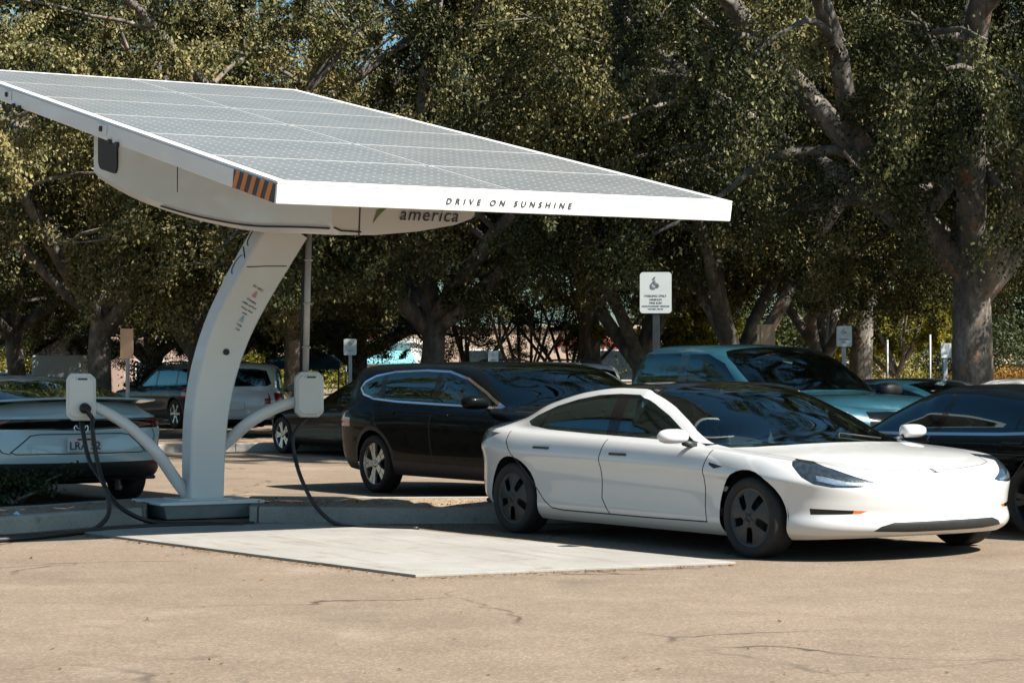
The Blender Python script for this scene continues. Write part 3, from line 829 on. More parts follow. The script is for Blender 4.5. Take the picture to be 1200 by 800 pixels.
def pickup(paint):
    sc = (1.05, 1.2, .87)
    S = suv(paint, sc, .37, 2.03, 'glass', False)
    S.update(xf=.95, xr=-4.75, xb=-4.3, rear_axle=-3.65, arch_trim=None,
        zb=[(-4.75, .5), (-4, .42), (-.5, .38), (.95, .42)], zs=[(-4.75, 1.22), (-3, 1.22), (-1, 1.20), (0, 1.16), (.6, 1.1), (.95, 1.0)],
        zc=[(-4.75, 1.27), (-3.12, 1.28), (-3.04, 1.40), (-2.95, 1.80), (-2.82, 1.90), (-2.5, 1.945), (-1.9, 1.95), (-1.45, 1.91), (-1.1, 1.75), (-.5, 1.32), (-.32, 1.25), (.4, 1.22), (.8, 1.13), (.95, 1.02)], zsm=.06,
        wx=[(-4.75, 1), (.95, .98)], sec=[(1, 0), (.985, .012), (.965, .05), (.955, .30), (.925, .58), (.89, .80), (.84, .91), (.70, .968), (.4, .985), (.2, .997), (0, 1)],
        mirror=(-.72, 1.26, 1.25), handles=[(-1.5, 1.12), (-2.5, 1.12)], cabin=dict(dash=-.85, rows=(-1.75, -2.5), z=.75), mirror_mat=M['dark_plastic'],
        cuts=[('side_glass', [(-.80, 1.235), (-1.85, 1.245), (-1.87, 1.80), (-1.55, 1.80), (-1.25, 1.66)], 'side', dict(up=1, facing=.02)),
              ('side_glass', [(-2.0, 1.245), (-2.85, 1.255), (-2.83, 1.70), (-2.7, 1.80), (-2.03, 1.81)], 'side', dict(up=1, facing=.02)),
              ('windshield', [(-.42, -.06), (-.42, 0), (-.46, .4), (-.54, .7), (-.64, .88), (-1.0, .84), (-1.3, .79), (-1.42, .72), (-1.45, .4), (-1.45, -.06)], 'skin', dict(only=['body'])),
              ('rear_glass', [(-.1, 1.4), (.7, 1.4), (.66, 1.78), (-.1, 1.80)], 'rear', dict(up=1, facing=.12)),
              ('headlight', [(.48, 1.0), (-.02, 1.0), (-.02, .82), (.45, .82)], 46, dict(up=0, facing=.1)),
              ('grille', [(0, 1.0), (.5, 1.0), (.52, .75), (0, .72)], 'front', dict(up=0, facing=.2)),
              ('taillight', [(-4.4, 1.15), (-4.9, 1.15), (-4.9, .85), (-4.55, .85)], 'side', dict(up=0, facing=.35))],
        lines=[('gap', [(-.6, 1.2), (-.62, .5)], .014, 'side', dict(up=0)), ('gap', [(-1.93, 1.2), (-1.93, .5)], .014, 'side', dict(up=0)), ('gap', [(-2.95, 1.2), (-2.95, .75), (-2.8, .5)], .014, 'side', dict(up=0))])
    return S
def plate(txt, x, z, front=False):
    def f(root, C, sc):
        xx = (C.x_at(0, z, front))*sc[0]; b = MB(); s = 1 if front else -1
        b.box((xx+s*.016, 0, z*sc[2]), (.02, .37, .15)); o = b.build('licence_plate', M['plate_white'], root, bevel=.008)
        if txt:
            lettering(txt, .11, Vector((xx+s*.028, 0, z*sc[2]-.015)), (0, s, 0), (0, 0, 1), M['plate_blue'], o, depth=.003, bold=.002)
            t = MB(); t.box((xx+s*.027, 0, z*sc[2]+.052), (.004, .16, .02)); t.build('plate_band', M['lens_red'], o)
    return f
M['plate_white'] = plain('plate_white', (.62, .62, .62), .4)
M['plate_blue'] = plain('plate_blue', (.03, .04, .12), .5)
def both(*fs):
    def f(root, C, sc):
        for g in fs: g(root, C, sc)
    return f
# ---------------------------------------------------------------- ground
def asphalt():
    k = NT('old_asphalt'); v = k.coord()
    big = k.noise(v, .22, 5, .6); mid = k.noise(v, 1.6, 5, .65)
    # aggregate
    vo = k.n('ShaderNodeTexVoronoi', i={'Scale': 75.}); k.l(v, vo.inputs['Vector'])
    agg = k.ramp(vo.outputs['Color'], [(.22, (.70, .70, .70)), (.45, (.97, .97, .97)), (.68, (1.06, 1.05, 1.04)), (.82, (1.5, 1.48, 1.42))])
    fine = k.ramp(k.noise(v, 150, 2, .7), [(.3, (.75, .75, .75)), (.7, (1.2, 1.2, 1.2))])
    c = k.ramp(big, [(.3, (.184, .141, .103)), (.7, (.225, .174, .129))])
    c = k.mix(c, k.ramp(mid, [(.3, (.86, .85, .84)), (.7, (1.1, 1.1, 1.1))]), 1., 'MULTIPLY')
    c = k.mix(c, agg, .65, 'MULTIPLY'); c = k.mix(c, fine, .5, 'MULTIPLY')
    # cracks: thin edges of a warped cell pattern, present only here and there
    nv = k.n('ShaderNodeTexNoise', i={'Scale': .9, 'Detail': 5}); k.l(v, nv.inputs['Vector'])
    wv = k.n('ShaderNodeVectorMath', operation='MULTIPLY_ADD'); wv.inputs[1].default_value = (1.3, 1.3, 0); k.l(nv.outputs['Color'], wv.inputs[0]); k.l(v, wv.inputs[2])
    cr = k.n('ShaderNodeTexVoronoi', feature='DISTANCE_TO_EDGE', i={'Scale': .42}); k.l(wv.outputs[0], cr.inputs['Vector'])
    line = k.ramp(cr.outputs['Distance'], [(.0, 1.), (.004, .85), (.010, 0.)])
    mask = k.ramp(k.noise(v, .5, 3), [(.50, 0.), (.62, 1.)])
    mm = k.n('ShaderNodeMath', operation='MULTIPLY'); k.l(line, mm.inputs[0]); k.l(mask, mm.inputs[1])
    c = k.mix(c, (.055, .042, .033), mm.outputs[0])
    # pale rubbed patches and oil stains
    pale = k.ramp(k.noise(v, .8, 6, .6), [(.60, 0.), (.75, .55)]); c = k.mix(c, (.30, .245, .195), pale)
    oil = k.ramp(k.noise(v, .55, 4, .5, .4), [(.63, 0.), (.76, .6)]); c = k.mix(c, (.09, .075, .06), oil)
    k.set(Base_Color=c, Roughness=.88)
    k.b.inputs['Specular IOR Level'].default_value = .25
    k.bump(k.noise(v, 120, 3, .7), .55, .006)
    return k.m
g = MB(); n = 24
g.add([(-400, -150, 0), (400, -150, 0), (400, 900, 0), (-400, 900, 0)], [(0, 1, 2, 3)])
tag(g.build('parking_lot', asphalt()), kind='structure')

def concrete(name, a, b):
    k = NT(name); v = k.coord()
    c = k.ramp(k.noise(v, 2.2, 6, .65), [(.3, a), (.7, b)])
    c = k.mix(c, k.ramp(k.noise(v, 60, 3), [(.3, (.8, .8, .8)), (.7, (1.12, 1.12, 1.12))]), .8, 'MULTIPLY')
    c = k.mix(c, k.ramp(k.noise(v, 5, 5, .7), [(.55, (1, 1, 1)), (.72, (.62, .56, .5))]), 1., 'MULTIPLY')
    if name.startswith('kerb'):
        sx = k.n('ShaderNodeSeparateXYZ'); k.l(v, sx.inputs[0])
        a = k.n('ShaderNodeMath', operation='MULTIPLY'); a.inputs[1].default_value = 1/2.3; k.l(sx.outputs[0], a.inputs[0])
        f = k.n('ShaderNodeMath', operation='FRACT'); k.l(a.outputs[0], f.inputs[0])
        lt = k.n('ShaderNodeMath', operation='LESS_THAN'); lt.inputs[1].default_value = .008; k.l(f.outputs[0], lt.inputs[0])
        c = k.mix(c, (.07, .06, .05), lt.outputs[0])
    k.set(Base_Color=c, Roughness=.9); k.bump(k.noise(v, 80, 3), .4, .005); return k.m
M['kerb'] = concrete('kerb_concrete', (.27, .245, .21), (.38, .35, .31))
def soil():
    k = NT('bare_soil'); v = k.coord()
    c = k.ramp(k.noise(v, 3, 7, .7), [(.25, (.16, .105, .065)), (.5, (.30, .215, .145)), (.75, (.40, .31, .22))])
    c = k.mix(c, k.ramp(k.noise(v, 30, 4, .7), [(.35, (.55, .5, .45)), (.6, (1.1, 1.1, 1.1))]), .8, 'MULTIPLY')
    k.set(Base_Color=c, Roughness=.95); k.bump(k.noise(v, 25, 5, .7), .8, .03); return k.m
M['soil'] = soil()
def island(front, depth, name_k, name_b, h=.14):
    """a planting bed edged by a kerb; front: ground points of the kerb face, left to right"""
    F = smooth_path(front, 6); kw = .15
    m = MB(); n = len(F)
    def back(i): return F[i]+Vector((-.10, 1., 0)).normalized()*depth
    rows = []
    for i, p in enumerate(F):
        t = (F[min(i+1, n-1)]-F[max(i-1, 0)]).normalized(); nn = Vector((-t.y, t.x, 0))
        rows.append([p, p+nn*.015+Vector((0, 0, h-.02)), p+nn*.035+Vector((0, 0, h)), p+nn*kw+Vector((0, 0, h)), p+nn*kw+Vector((0, 0, h-.05))])
    q = 5
    m.add([p for r in rows for p in r], [(i*q+k, (i+1)*q+k, (i+1)*q+k+1, i*q+k+1) for i in range(n-1) for k in range(q-1)], 0)
    # rear kerb
    rows2 = []
    for i in range(n):
        b = back(i); t = (back(min(i+1, n-1))-back(max(i-1, 0))).normalized(); nn = Vector((-t.y, t.x, 0))
        rows2.append([b-nn*kw+Vector((0, 0, h-.05)), b-nn*kw+Vector((0, 0, h)), b+Vector((0, 0, h)), b+Vector((0, 0, 0))])
    m.add([p for r in rows2 for p in r], [(i*4+k, (i+1)*4+k, (i+1)*4+k+1, i*4+k+1) for i in range(n-1) for k in range(3)], 0)
    for e in (0, n-1):
        m.add([F[e], F[e]+Vector((0, 0, h)), back(e)+Vector((0, 0, h)), back(e)], [(0, 1, 2, 3)])
    tag(m.build(name_k, M['kerb']), kind='structure')
    s = MB(); rng = random.Random(4)
    nb = 10; vs = []
    for i in range(n):
        for k in range(nb+1):
            p = F[i].lerp(back(i), (.13+ (depth-.26)*k/nb)/depth if depth > .3 else k/nb)
            e = min(k, nb-k)/nb
            vs.append(p+Vector((0, 0, h-.025+min(.5, e*2)*.10*rng.uniform(.3, 1.))))
    s.add(vs, [(i*(nb+1)+k, (i+1)*(nb+1)+k, (i+1)*(nb+1)+k+1, i*(nb+1)+k+1) for i in range(n-1) for k in range(nb)], 0, True)
    tag(s.build(name_b, M['soil']), kind='structure')
island([gp(-420, 640), gp(-200, 634), gp(-60, 629), gp(20, 624.5), gp(90, 618.5), gp(140, 615), gp(168, 613.5)], 1.6, 'kerb', 'planting_bed')
island([gp(292, 612), gp(360, 612.5), gp(450, 613.5), gp(600, 613), gp(760, 612), gp(900, 610)], 1.75, 'kerb', 'planting_bed')
island([gp(150, 531), gp(230, 529.5), gp(300, 528.5), gp(400, 528), gp(560, 527.5), gp(760, 527), gp(1000, 526)], 2.6, 'kerb', 'planting_bed')
# ---------------------------------------------------------------- solar canopy charging station
PHI = rad(29.2)
UX, VY = Vector((math.cos(PI/2*0+PHI), math.sin(PHI), 0)), Vector((-math.sin(PHI), math.cos(PHI), 0))
ST_O = Vector((-2.93, 20.7, 0))
M['st_white'] = plain('station_white_paint', (.78, .75, .71), .42, 0, .3, .04, 2.)
M['st_frame'] = plain('canopy_frame_paint', (.80, .79, .77), .40, .0, .3, .03, 2.)
M['st_grey'] = plain('station_grey', (.30, .31, .31), .5, .2, 0, .15)
M['box_white'] = plain('charger_white', (.74, .72, .67), .45, 0, 0, .03)
M['cable'] = plain('black_cable', (.008, .009, .009), .5, 0, 0, .2)
M['ink'] = plain('dark_ink', (.04, .04, .05), .6)
M['ink_green'] = plain('green_ink', (.16, .22, .05), .6)
M['ink_red'] = plain('red_ink', (.62, .30, .28), .6)
M['ink_blue'] = plain('blue_ink', (.30, .48, .60), .6)
M['conduit'] = plain('conduit_grey', (.48, .46, .43), .45, .2, 0, .1)
M['hazard_orange'] = plain('hazard_orange', (.62, .20, .03), .5)
M['vent'] = plain('vent_mesh', (.015, .017, .02), .6, 0, 0, .6, 30)

def panel_mat():
    k = NT('solar_cells')
    v = k.coord((1, 1, 1))
    cell = .128
    mp = k.n('ShaderNodeVectorMath', operation='SCALE'); mp.inputs[3].default_value = 1/cell; k.l(v, mp.inputs[0])
    fr = k.n('ShaderNodeVectorMath', operation='FRACTION'); k.l(mp.outputs[0], fr.inputs[0])
    sb = k.n('ShaderNodeVectorMath', operation='SUBTRACT'); sb.inputs[1].default_value = (.5, .5, .5); k.l(fr.outputs[0], sb.inputs[0])
    ab = k.n('ShaderNodeVectorMath', operation='ABSOLUTE'); k.l(sb.outputs[0], ab.inputs[0])
    sx = k.n('ShaderNodeSeparateXYZ'); k.l(ab.outputs[0], sx.inputs[0])
    ad = k.n('ShaderNodeMath', operation='ADD'); k.l(sx.outputs[0], ad.inputs[0]); k.l(sx.outputs[1], ad.inputs[1])
    dia = k.n('ShaderNodeMath', operation='GREATER_THAN'); dia.inputs[1].default_value = .87; k.l(ad.outputs[0], dia.inputs[0])
    mxm = k.n('ShaderNodeMath', operation='MAXIMUM'); k.l(sx.outputs[0], mxm.inputs[0]); k.l(sx.outputs[1], mxm.inputs[1])
    gl = k.n('ShaderNodeMath', operation='GREATER_THAN'); gl.inputs[1].default_value = .488; k.l(mxm.outputs[0], gl.inputs[0])
    nz = k.noise(v, 1.3, 2)
    base = k.ramp(nz, [(.3, (.145, .155, .155)), (.7, (.185, .19, .185))])
    c1 = k.mix(base, (.175, .182, .18), gl.outputs[0])
    c2 = k.mix(c1, (.45, .455, .45), dia.outputs[0])
    k.set(Base_Color=c2, Roughness=.45, Coat_Weight=.45, Coat_Roughness=.22)
    return k.m
M['solar'] = panel_mat()
M['panel_frame'] = plain('panel_frame', (.60, .60, .59), .4, .2, 0, .08)

st = empty('solar_charging_station', ST_O, PHI, 'white solar canopy charger on a leaning column beside the kerb', 'charging station')
XA, XB, YA, YB = -1.015, 3.09, -4.245, 4.80
SL = .2122
def ztop(y): return 2.76+SL*(y-YA)
E1 = Vector((0, 1, SL)).normalized(); EN = Vector((0, -SL, 1)).normalized(); EX = Vector((1, 0, 0))
LEN = (YB-YA)*math.sqrt(1+SL*SL)
def cp(x, s, h=0.): return Vector((XA+x, YA, 2.76))+E1*s+EN*h   # canopy coordinates
WID = XB-XA
Rc = Matrix((EX, E1, EN)).transposed()
# frame: four deep white fascias, cross beams, added light-stop rail
TH = .15
fr = MB()
fr.box(cp(WID/2, .02, -TH/2), (WID, .04, TH), mat=Rc)
fr.box(cp(WID/2, LEN-.02, -TH/2), (WID, .04, TH), mat=Rc)
fr.box(cp(.02, LEN/2, -TH/2), (.04, LEN-.084, TH), mat=Rc)
fr.box(cp(WID-.02, LEN/2, -TH/2), (.04, LEN-.084, TH), mat=Rc)
o = fr.build('canopy_frame', M['st_frame'], st, bevel=.008)
lip = MB()
lip.box(cp(WID/2, .045, .012), (WID-.002, .086, .02), mat=Rc); lip.box(cp(.045, LEN/2, .012), (.086, LEN-.18, .02), mat=Rc)
lip.box(cp(WID-.045, LEN/2, .012), (.086, LEN-.18, .02), mat=Rc); lip.box(cp(WID/2, LEN-.045, .012), (WID-.002, .086, .02), mat=Rc)
lip.build('frame_lip', M['st_frame'], o, bevel=.004)
bm_ = MB()
for k in range(1, 6): bm_.box(cp(WID/2, LEN*k/6, -.09), (WID-.09, .06, .10), mat=Rc)
bm_.box(cp(WID/2, LEN/2, -.06), (.16, LEN-.2, .05), mat=Rc)  # rail added to stop sunlight leaking through the middle panel gap
for yy in (.06, LEN-.06): bm_.box(cp(WID/2, yy, -.05), (WID-.1, .08, .05), mat=Rc)
for xx in (.07, WID-.07): bm_.box(cp(xx, LEN/2, -.055), (.06, LEN-.3, .04), mat=Rc)
bm_.build('beams_and_light_stop', M['st_grey'], o)
# brackets along the left fascia
for s_ in (4.05, 7.05):
    b = MB(); b.box(cp(-.006, s_, -.06), (.012, .26, .085), mat=Rc); bo = b.build('bracket', M['st_frame'], o, bevel=.003)
    b = MB(); b.tube([cp(-.03, s_, -.06), cp(.0, s_, -.06)], .026, 12); b.build('bolt', M['dark_plastic'], bo)
    for q_ in (.25, .45): b = MB(); b.box(cp(-.012, s_-q_, -.145), (.03, .05, .04), mat=Rc); b.build('clip', M['dark_plastic'], bo)
# solar panels
rows, cols = 6, 2
x0, x1, y0, y1 = .09, WID-.09, .09, LEN-.09
gap = .03
pw, pl = (x1-x0-gap*(cols-1))/cols, (y1-y0-gap*(rows-1))/rows
for i in range(cols):
    for j in range(rows):
        c = cp(x0+pw*(i+.5)+gap*i, y0+pl*(j+.5)+gap*j, -.002)
        b = MB(); b.box((0, 0, 0), (pw, pl, .04))
        p = b.build('solar_panel', M['panel_frame'], st); p.matrix_local = Matrix.Translation(c) @ Rc.to_4x4()
        b = MB(); b.box((0, 0, .0205), (pw-.04, pl-.04, .006)); b.build('cells', M['solar'], p)
# hazard stripes on the left fascia near the corner
b = MB(); L0, L1 = .03, .86
b.prism([(L0, -.145), (L1, -.145), (L1, -.004), (L0, -.004)], cp(0, 0, 0)+Vector((-.001, 0, 0)), E1, EN, Vector((-.005, 0, 0)))
hz = b.build('hazard_plate', M['ink'], o)
b = MB()
for k in range(5):
    a = L0+.03+k*.165
    b.prism([(a, -.004), (a+.08, -.004), (min(a+.145, L1), -.145), (a+.065, -.145)], cp(0, 0, 0)+Vector((-.0065, 0, 0)), E1, EN, Vector((-.003, 0, 0)))
b.build('hazard_stripes', M['hazard_orange'], hz)
lettering('DRIVE ON SUNSHINE', .066, cp(1.985, 0, -.078)+Vector((0, -.004, 0)), (1, 0, 0), EN, M['ink'], o, spacing=1.95, shear=.18, bold=.0012, depth=.002)
# the pod under the canopy: boat-shaped box
def pod():
    xs = [.16, .24, .50, .9, 1.25, 1.50]
    ysec = [(-2.62, 2.50), (-2.0, 2.545), (-1.0, 2.61), (.2, 2.75), (1.2, 2.905), (2.2, 3.09), (3.0, 3.28), (3.45, 3.41)]
    b = MB(); n = 14; rings = []
    yy = np.linspace(-2.66, 3.47, 40)
    zf = pchip([y for y, z in ysec], [z for y, z in ysec])
    for y in yy:
        zb = float(zf(y)); zt = ztop(y)-.165
        X0, X1 = .16, 1.50
        # section: flat top, nearly upright left side, bottom rising to the right
        sec = [(X0, zt), (X0-.005, zb+.09), (X0+.004, zb+.075), (X0+.06, zb+.012), (X0+.09, zb), (.55, zb+.008), (.95, zb+.05), (1.30, zb+.115), (X1-.03, zb+.175), (X1, zb+.21), (X1+.005, zt)]
        rings.append([Vector((x, y, z)) for x, z in sec])
    # round off both ends
    for R, d in ((rings[0], 1), (rings[-1], -1)):
        for p in R: p.y += .0
    m = len(rings[0])
    b.add([p for r in rings for p in r], [(i*m+k, i*m+k+1, (i+1)*m+k+1, (i+1)*m+k) for i in range(len(rings)-1) for k in range(m-1)]+[tuple(range(m)), tuple((len(rings)-1)*m+k for k in range(m))], 0, True)
    o = sharp(b.build('equipment_pod', M['st_white'], st), 22)
    # seams
    s = MB()
    s.tube([(x, -2.664, z) for x, z in ((.42, 2.95), (.40, 2.50))], .006, 6)
    s.tube([(.158-.004, y, float(zf(y))+.055) for y in np.linspace(-2.6, 1.4, 16)], .010, 6)
    s.tube([(x, -2.664, 2.50+dz) for x, dz in ((.17, .06), (.24, .035), (.42, .03))], .008, 6)
    s.tube([(.156, .95, 3.1), (.156, .95, 3.70)], .006, 6)
    s.build('seam', M['seam'], o)
    # vent at the far end of the left side
    def P(y, z): return Vector((.150, y, z))
    v = MB(); zc_ = 3.66
    cc, hw, hh, r = 2.98, .30, .20, .10
    out = []
    for cx, cz, a0 in ((hw-r, hh-r, 0), (-hw+r, hh-r, 90), (-hw+r, -hh+r, 180), (hw-r, -hh+r, 270)):
        for k in range(6):
            a = rad(a0+18*k); out.append((cx+r*math.cos(a), cz+r*math.sin(a)))
    v.prism([(cc+a, zc_+.21*a*.9+z) for a, z in out], (.152, 0, 0), (0, 1, 0), (0, 0, 1), (-.015, 0, 0))
    v.build('vent', M['vent'], o)
    lettering('america', .160, Vector((1.05, -2.674, 2.69)), (1, 0, 0), (0, 0, 1), M['ink'], o, spacing=1.12, shear=.28)
    e = MB(); e.prism([(.53, 2.61), (.57, 2.72), (.68, 2.755), (.60, 2.69)], (0, -2.664, 0), (1, 0, 0), (0, 0, 1), (0, -.004, 0)); e.build('leaf_mark', M['ink_green'], o)
    return o
pod_o = pod()
# the leaning column
cb_ = MB()
path = [(.05, .0, .17), (.055, 0, .55), (.08, 0, .95), (.155, 0, 1.35), (.285, -.02, 1.75), (.46, -.06, 2.12), (.655, -.12, 2.48), (.80, -.16, 2.74)]
P = smooth_path(path, 6); n = len(P); rings = []
for i, p in enumerate(P):
    t = i/(n-1); d = (P[min(i+1, n-1)]-P[max(i-1, 0)]).normalized()
    a = .33+.10*t; bb = .24+.06*t
    ex = (Vector((1, 0, 0))-d*d.x).normalized(); ey = d.cross(ex)
    c = .016
    rings.append([p+ex*(sx*a/2)+ey*(sy*bb/2) for sx, sy in ((-1+2*c/a, -1), (1-2*c/a, -1), (1, -1+2*c/bb), (1, 1-2*c/bb), (1-2*c/a, 1), (-1+2*c/a, 1), (-1, 1-2*c/bb), (-1, -1+2*c/bb))])
m = 8
cb_.add([p for r in rings for p in r], [(i*m+k, i*m+(k+1) % m, (i+1)*m+(k+1) % m, (i+1)*m+k) for i in range(n-1) for k in range(m)]+[tuple(range(m)), tuple((n-1)*m+k for k in range(m))], 0)
col_o = cb_.build('column', M['st_white'], st, bevel=.005)
def on_col(t, sx, sy, off=.004):
    """a point on the column's surface: t along it, sx/sy across"""
    i = min(int(t*(n-1)), n-2); f = t*(n-1)-i; p = P[i].lerp(P[i+1], f); d = (P[i+1]-P[i]).normalized()
    a = .33+.10*t; bb = .24+.06*t
    ex = (Vector((1, 0, 0))-d*d.x).normalized(); ey = d.cross(ex)
    return p+ex*(sx*a/2)+ey*(sy*(bb/2+off)), ex, d, ey
sm_ = MB()
q = [on_col(t, s, -1, .002)[0] for s, t in ((-.82, .775), (0, .81), (.82, .845))]; sm_.tube(q, .005, 6)
sm_.tube([on_col(.775, -.84, -1, .002)[0], on_col(.80, -1.02, -.4, 0)[0], on_col(.83, -1.02, .6, 0)[0]], .005, 6)
for t in (.77, .88):
    pc, ex, d, ey = on_col(t, -1.0, 0, 0); ring = [pc-ex*.004+ey*.075*math.cos(a)+d*.10*math.sin(a) for a in np.linspace(-PI*.5, PI*.5, 12)]
    sm_.tube(ring, .004, 6)
sm_.build('panel_seam', M['seam'], col_o)
pc, ex, d, ey = on_col(.50, .05, -1, 0); b = MB(); b.tube([pc, pc+ey*-.015], .030, 14); b.build('socket', M['dark_plastic'], col_o)
def col_text(s, t, size, mat):
    pc, ex, d, ey = on_col(t, .18, -1, .004)
    lettering(s, size, pc, ex, d, mat, col_o, depth=.002)
for s, t, z, mt in (('EV ARC', .735, .035, 'ink'), ('Charging', .688, .030, 'ink'), ('while parked', .672, .030, 'ink'), ('4 hour limit', .655, .028, 'ink'), ('solar', .640, .028, 'ink'), ('Help', .598, .030, 'ink'), ('Call', .582, .028, 'ink')): col_text(s, t, z, M[mt])
for t, mt in ((.712, 'ink_red'), (.62, 'ink_blue')):
    pc, ex, d, ey = on_col(t, .18, -1, .003); b = MB(); b.prism([(-.022, -.03), (.022, -.03), (.012, .03), (-.006, .035)], pc, ex, d, -ey*.0 + ey*-.003); b.build('mark', M[mt], col_o)
# arms, chargers
def L(v):
    d = Vector(v)-ST_O; return Vector((d.dot(UX), d.dot(VY), v[2]))
def charger(armpts, c, name='charger_box'):
    a = MB(); pp = smooth_path(armpts, 8); a.tube(pp, [.062-.012*i/len(pp) for i in range(len(pp))], 12, flat=.8)
    ao = a.build('charger_arm', M['st_white'], st)
    b = MB(); w, dp, h = .265, .15, .43
    ch = .05
    oct_ = [(-w/2+ch, -h/2), (w/2-ch, -h/2), (w/2, -h/2+ch), (w/2, h/2-ch), (w/2-ch, h/2), (-w/2+ch, h/2), (-w/2, h/2-ch), (-w/2, -h/2+ch)]
    fx, fy = math.cos(rad(-17)), math.sin(rad(-17))
    ex, ez = Vector((fx, fy, 0)), Vector((0, 0, 1)); ey = ez.cross(ex)      # front faces -ey
    cc = Vector(c)
    b.prism(oct_, cc-ey*dp/2, ex, ez, ey*dp)
    bo = b.build('charger_box', M['box_white'], st, bevel=.018, seg=3)
    f = MB(); f.prism([(p[0]*.84, p[1]*.86) for p in oct_], cc-ey*dp/2, ex, ez, ey*-.014); f.build('cover', M['box_white'], bo, bevel=.008)
    g = MB(); g.prism([(-.03, .155), (.055, .155), (.055, .172), (-.03, .172)], cc-ey*(dp/2+.014), ex, ez, ey*-.002); g.build('nameplate', M['ink'], bo)
    g = MB(); g.prism([(-.055, .158), (-.04, .158), (-.036, .178), (-.05, .172)], cc-ey*(dp/2+.014), ex, ez, ey*-.002); g.build('mark', M['ink_blue'], bo)
    return bo, cc, ex, ey
def L(v): # world -> station frame
    d = Vector(v)-ST_O; return Vector((d.dot(UX), d.dot(VY), v[2]))
bl, cl, exl, eyl = charger([L(at(x, y, z)) for x, y, z in ((222, 583, 20.72), (206, 562, 20.6), (184, 531, 20.4), (158, 505, 20.35), (132, 487, 20.3), (106, 474, 20.25))], L(at(95, 465, 20.2)))
br, cr_, exr, eyr = charger([L(at(x, y, z)) for x, y, z in ((246, 534, 20.85), (272, 512, 20.85), (296, 492, 20.8), (325, 477, 20.9), (355, 468, 21.0))], L(at(362, 462, 20.95)))
cd_ = MB(); pt, pb_ = L(at(361.5, 270, 21.0)), L(at(357.5, 440, 20.95))
cd_.tube([pt, pb_], .034, 12); co = cd_.build('conduit', M['conduit'], st)
cd_ = MB(); off = Vector((-.045, 0, 0)); cd_.tube([pt+off, pt.lerp(pb_, .5)+off*1.05, pb_+off], .013, 8); cd_.build('conduit_cable', M['cable'], co)
for t in (.2, .5, .8): q = MB(); q.tube([pt.lerp(pb_, t), pt.lerp(pb_, t+.012)], .048, 12); q.build('clamp', M['conduit'], co)
# plugs and cables
def plug(cc, ex, ey, dx, dz):
    b = MB(); p = cc+ex*dx+Vector((0, 0, dz))-ey*.085
    b.tube([p, p-ey*.05, p-ey*.085+ex*.03-Vector((0, 0, .01))], [.05, .048, .036], 14)
    b.build('plug', M['cable'], st); return p-ey*.08
p1 = plug(cl, exl, eyl, .03, -.10)
def cable(pts, r=.021):
    b = MB(); b.tube(smooth_path(pts, 8), r, 8); return b.build('charging_cable', M['cable'], st)
G_ = lambda px, py, z=.025: L(gp(px, py, z))
cable([p1, p1+exl*.07+Vector((0, 0, -.10)), L(at(108, 500, 19.9)), L(at(114, 540, 19.9)), L(at(126, 576, 19.7)), L(at(148, 599, 19.5)), G_(185, 612.5), G_(240, 613), G_(298, 613)])
cable([cl+Vector((0, 0, -.20)), L(at(97, 505, 20.1)), L(at(105, 540, 20.0)), L(at(122, 568, 19.8)), L(at(128, 592, 19.3)), L(at(124, 608, 19.)), G_(106, 621), G_(70, 626), G_(30, 630), G_(0, 632), G_(-60, 635)])
cable([G_(-60, 632), G_(0, 629.5), G_(50, 626), G_(100, 622), G_(150, 618), G_(220, 614.5), G_(285, 614)])
cable([cr_+Vector((0, 0, -.2)), L(at(344, 510, 20.8)), L(at(348, 545, 20.7)), L(at(362, 580, 20.0)), L(at(378, 602, 19.6)), G_(400, 615.5), G_(440, 617.5), G_(490, 619)], .019)
# base tray
b = MB()
b.box((.0, .0, .155), (1.02, .78, .03))
tr = b.build('base_tray', M['st_frame'], st, bevel=.006)
b = MB(); b.box((0, 0, .075), (.86, .66, .13), taper=1.1); b.build('tray_body', M['st_grey'], tr, bevel=.01)
b = MB(); b.box((0, 0, .178), (.52, .42, .012)); b.build('foot_plate', M['st_white'], tr)
# the ballast slab the station stands on
sl = [L(gp(80, 622)), L(gp(487, 677)), L(gp(862, 661)), None]
k = MB()
A0, B0, C0 = L(gp(76, 623)), L(gp(487, 676.5)), L(gp(862, 661))
D0 = A0+(C0-B0)
k.prism([(p.x, p.y) for p in (A0, B0, C0, D0)], (0, 0, .0), (1, 0, 0), (0, 1, 0), (0, 0, .02))
slab_m = NT('ballast_concrete'); v = slab_m.coord()
c_ = slab_m.ramp(slab_m.noise(v, 1.1, 6, .6), [(.3, (.25, .235, .21)), (.7, (.33, .315, .285))])
c_ = slab_m.mix(c_, slab_m.ramp(slab_m.noise(v, 90, 2), [(.35, (.7, .7, .7)), (.7, (1.1, 1.1, 1.1))]), .5, 'MULTIPLY')
st_ = slab_m.ramp(slab_m.noise(v, 3.1, 5, .7), [(.56, (1, 1, 1)), (.68, (.78, .72, .66))])
v2 = slab_m.coord((4.5, .45, 1))
sk_ = slab_m.ramp(slab_m.noise(v2, 1.6, 4, .6, .3), [(.54, (1, 1, 1)), (.66, (.80, .78, .75))])
c_ = slab_m.mix(c_, sk_, .8, 'MULTIPLY')
slab_m.set(Base_Color=slab_m.mix(c_, st_, 1., 'MULTIPLY'), Roughness=.8)
k.build('ballast_slab', slab_m.m, st, bevel=.004)
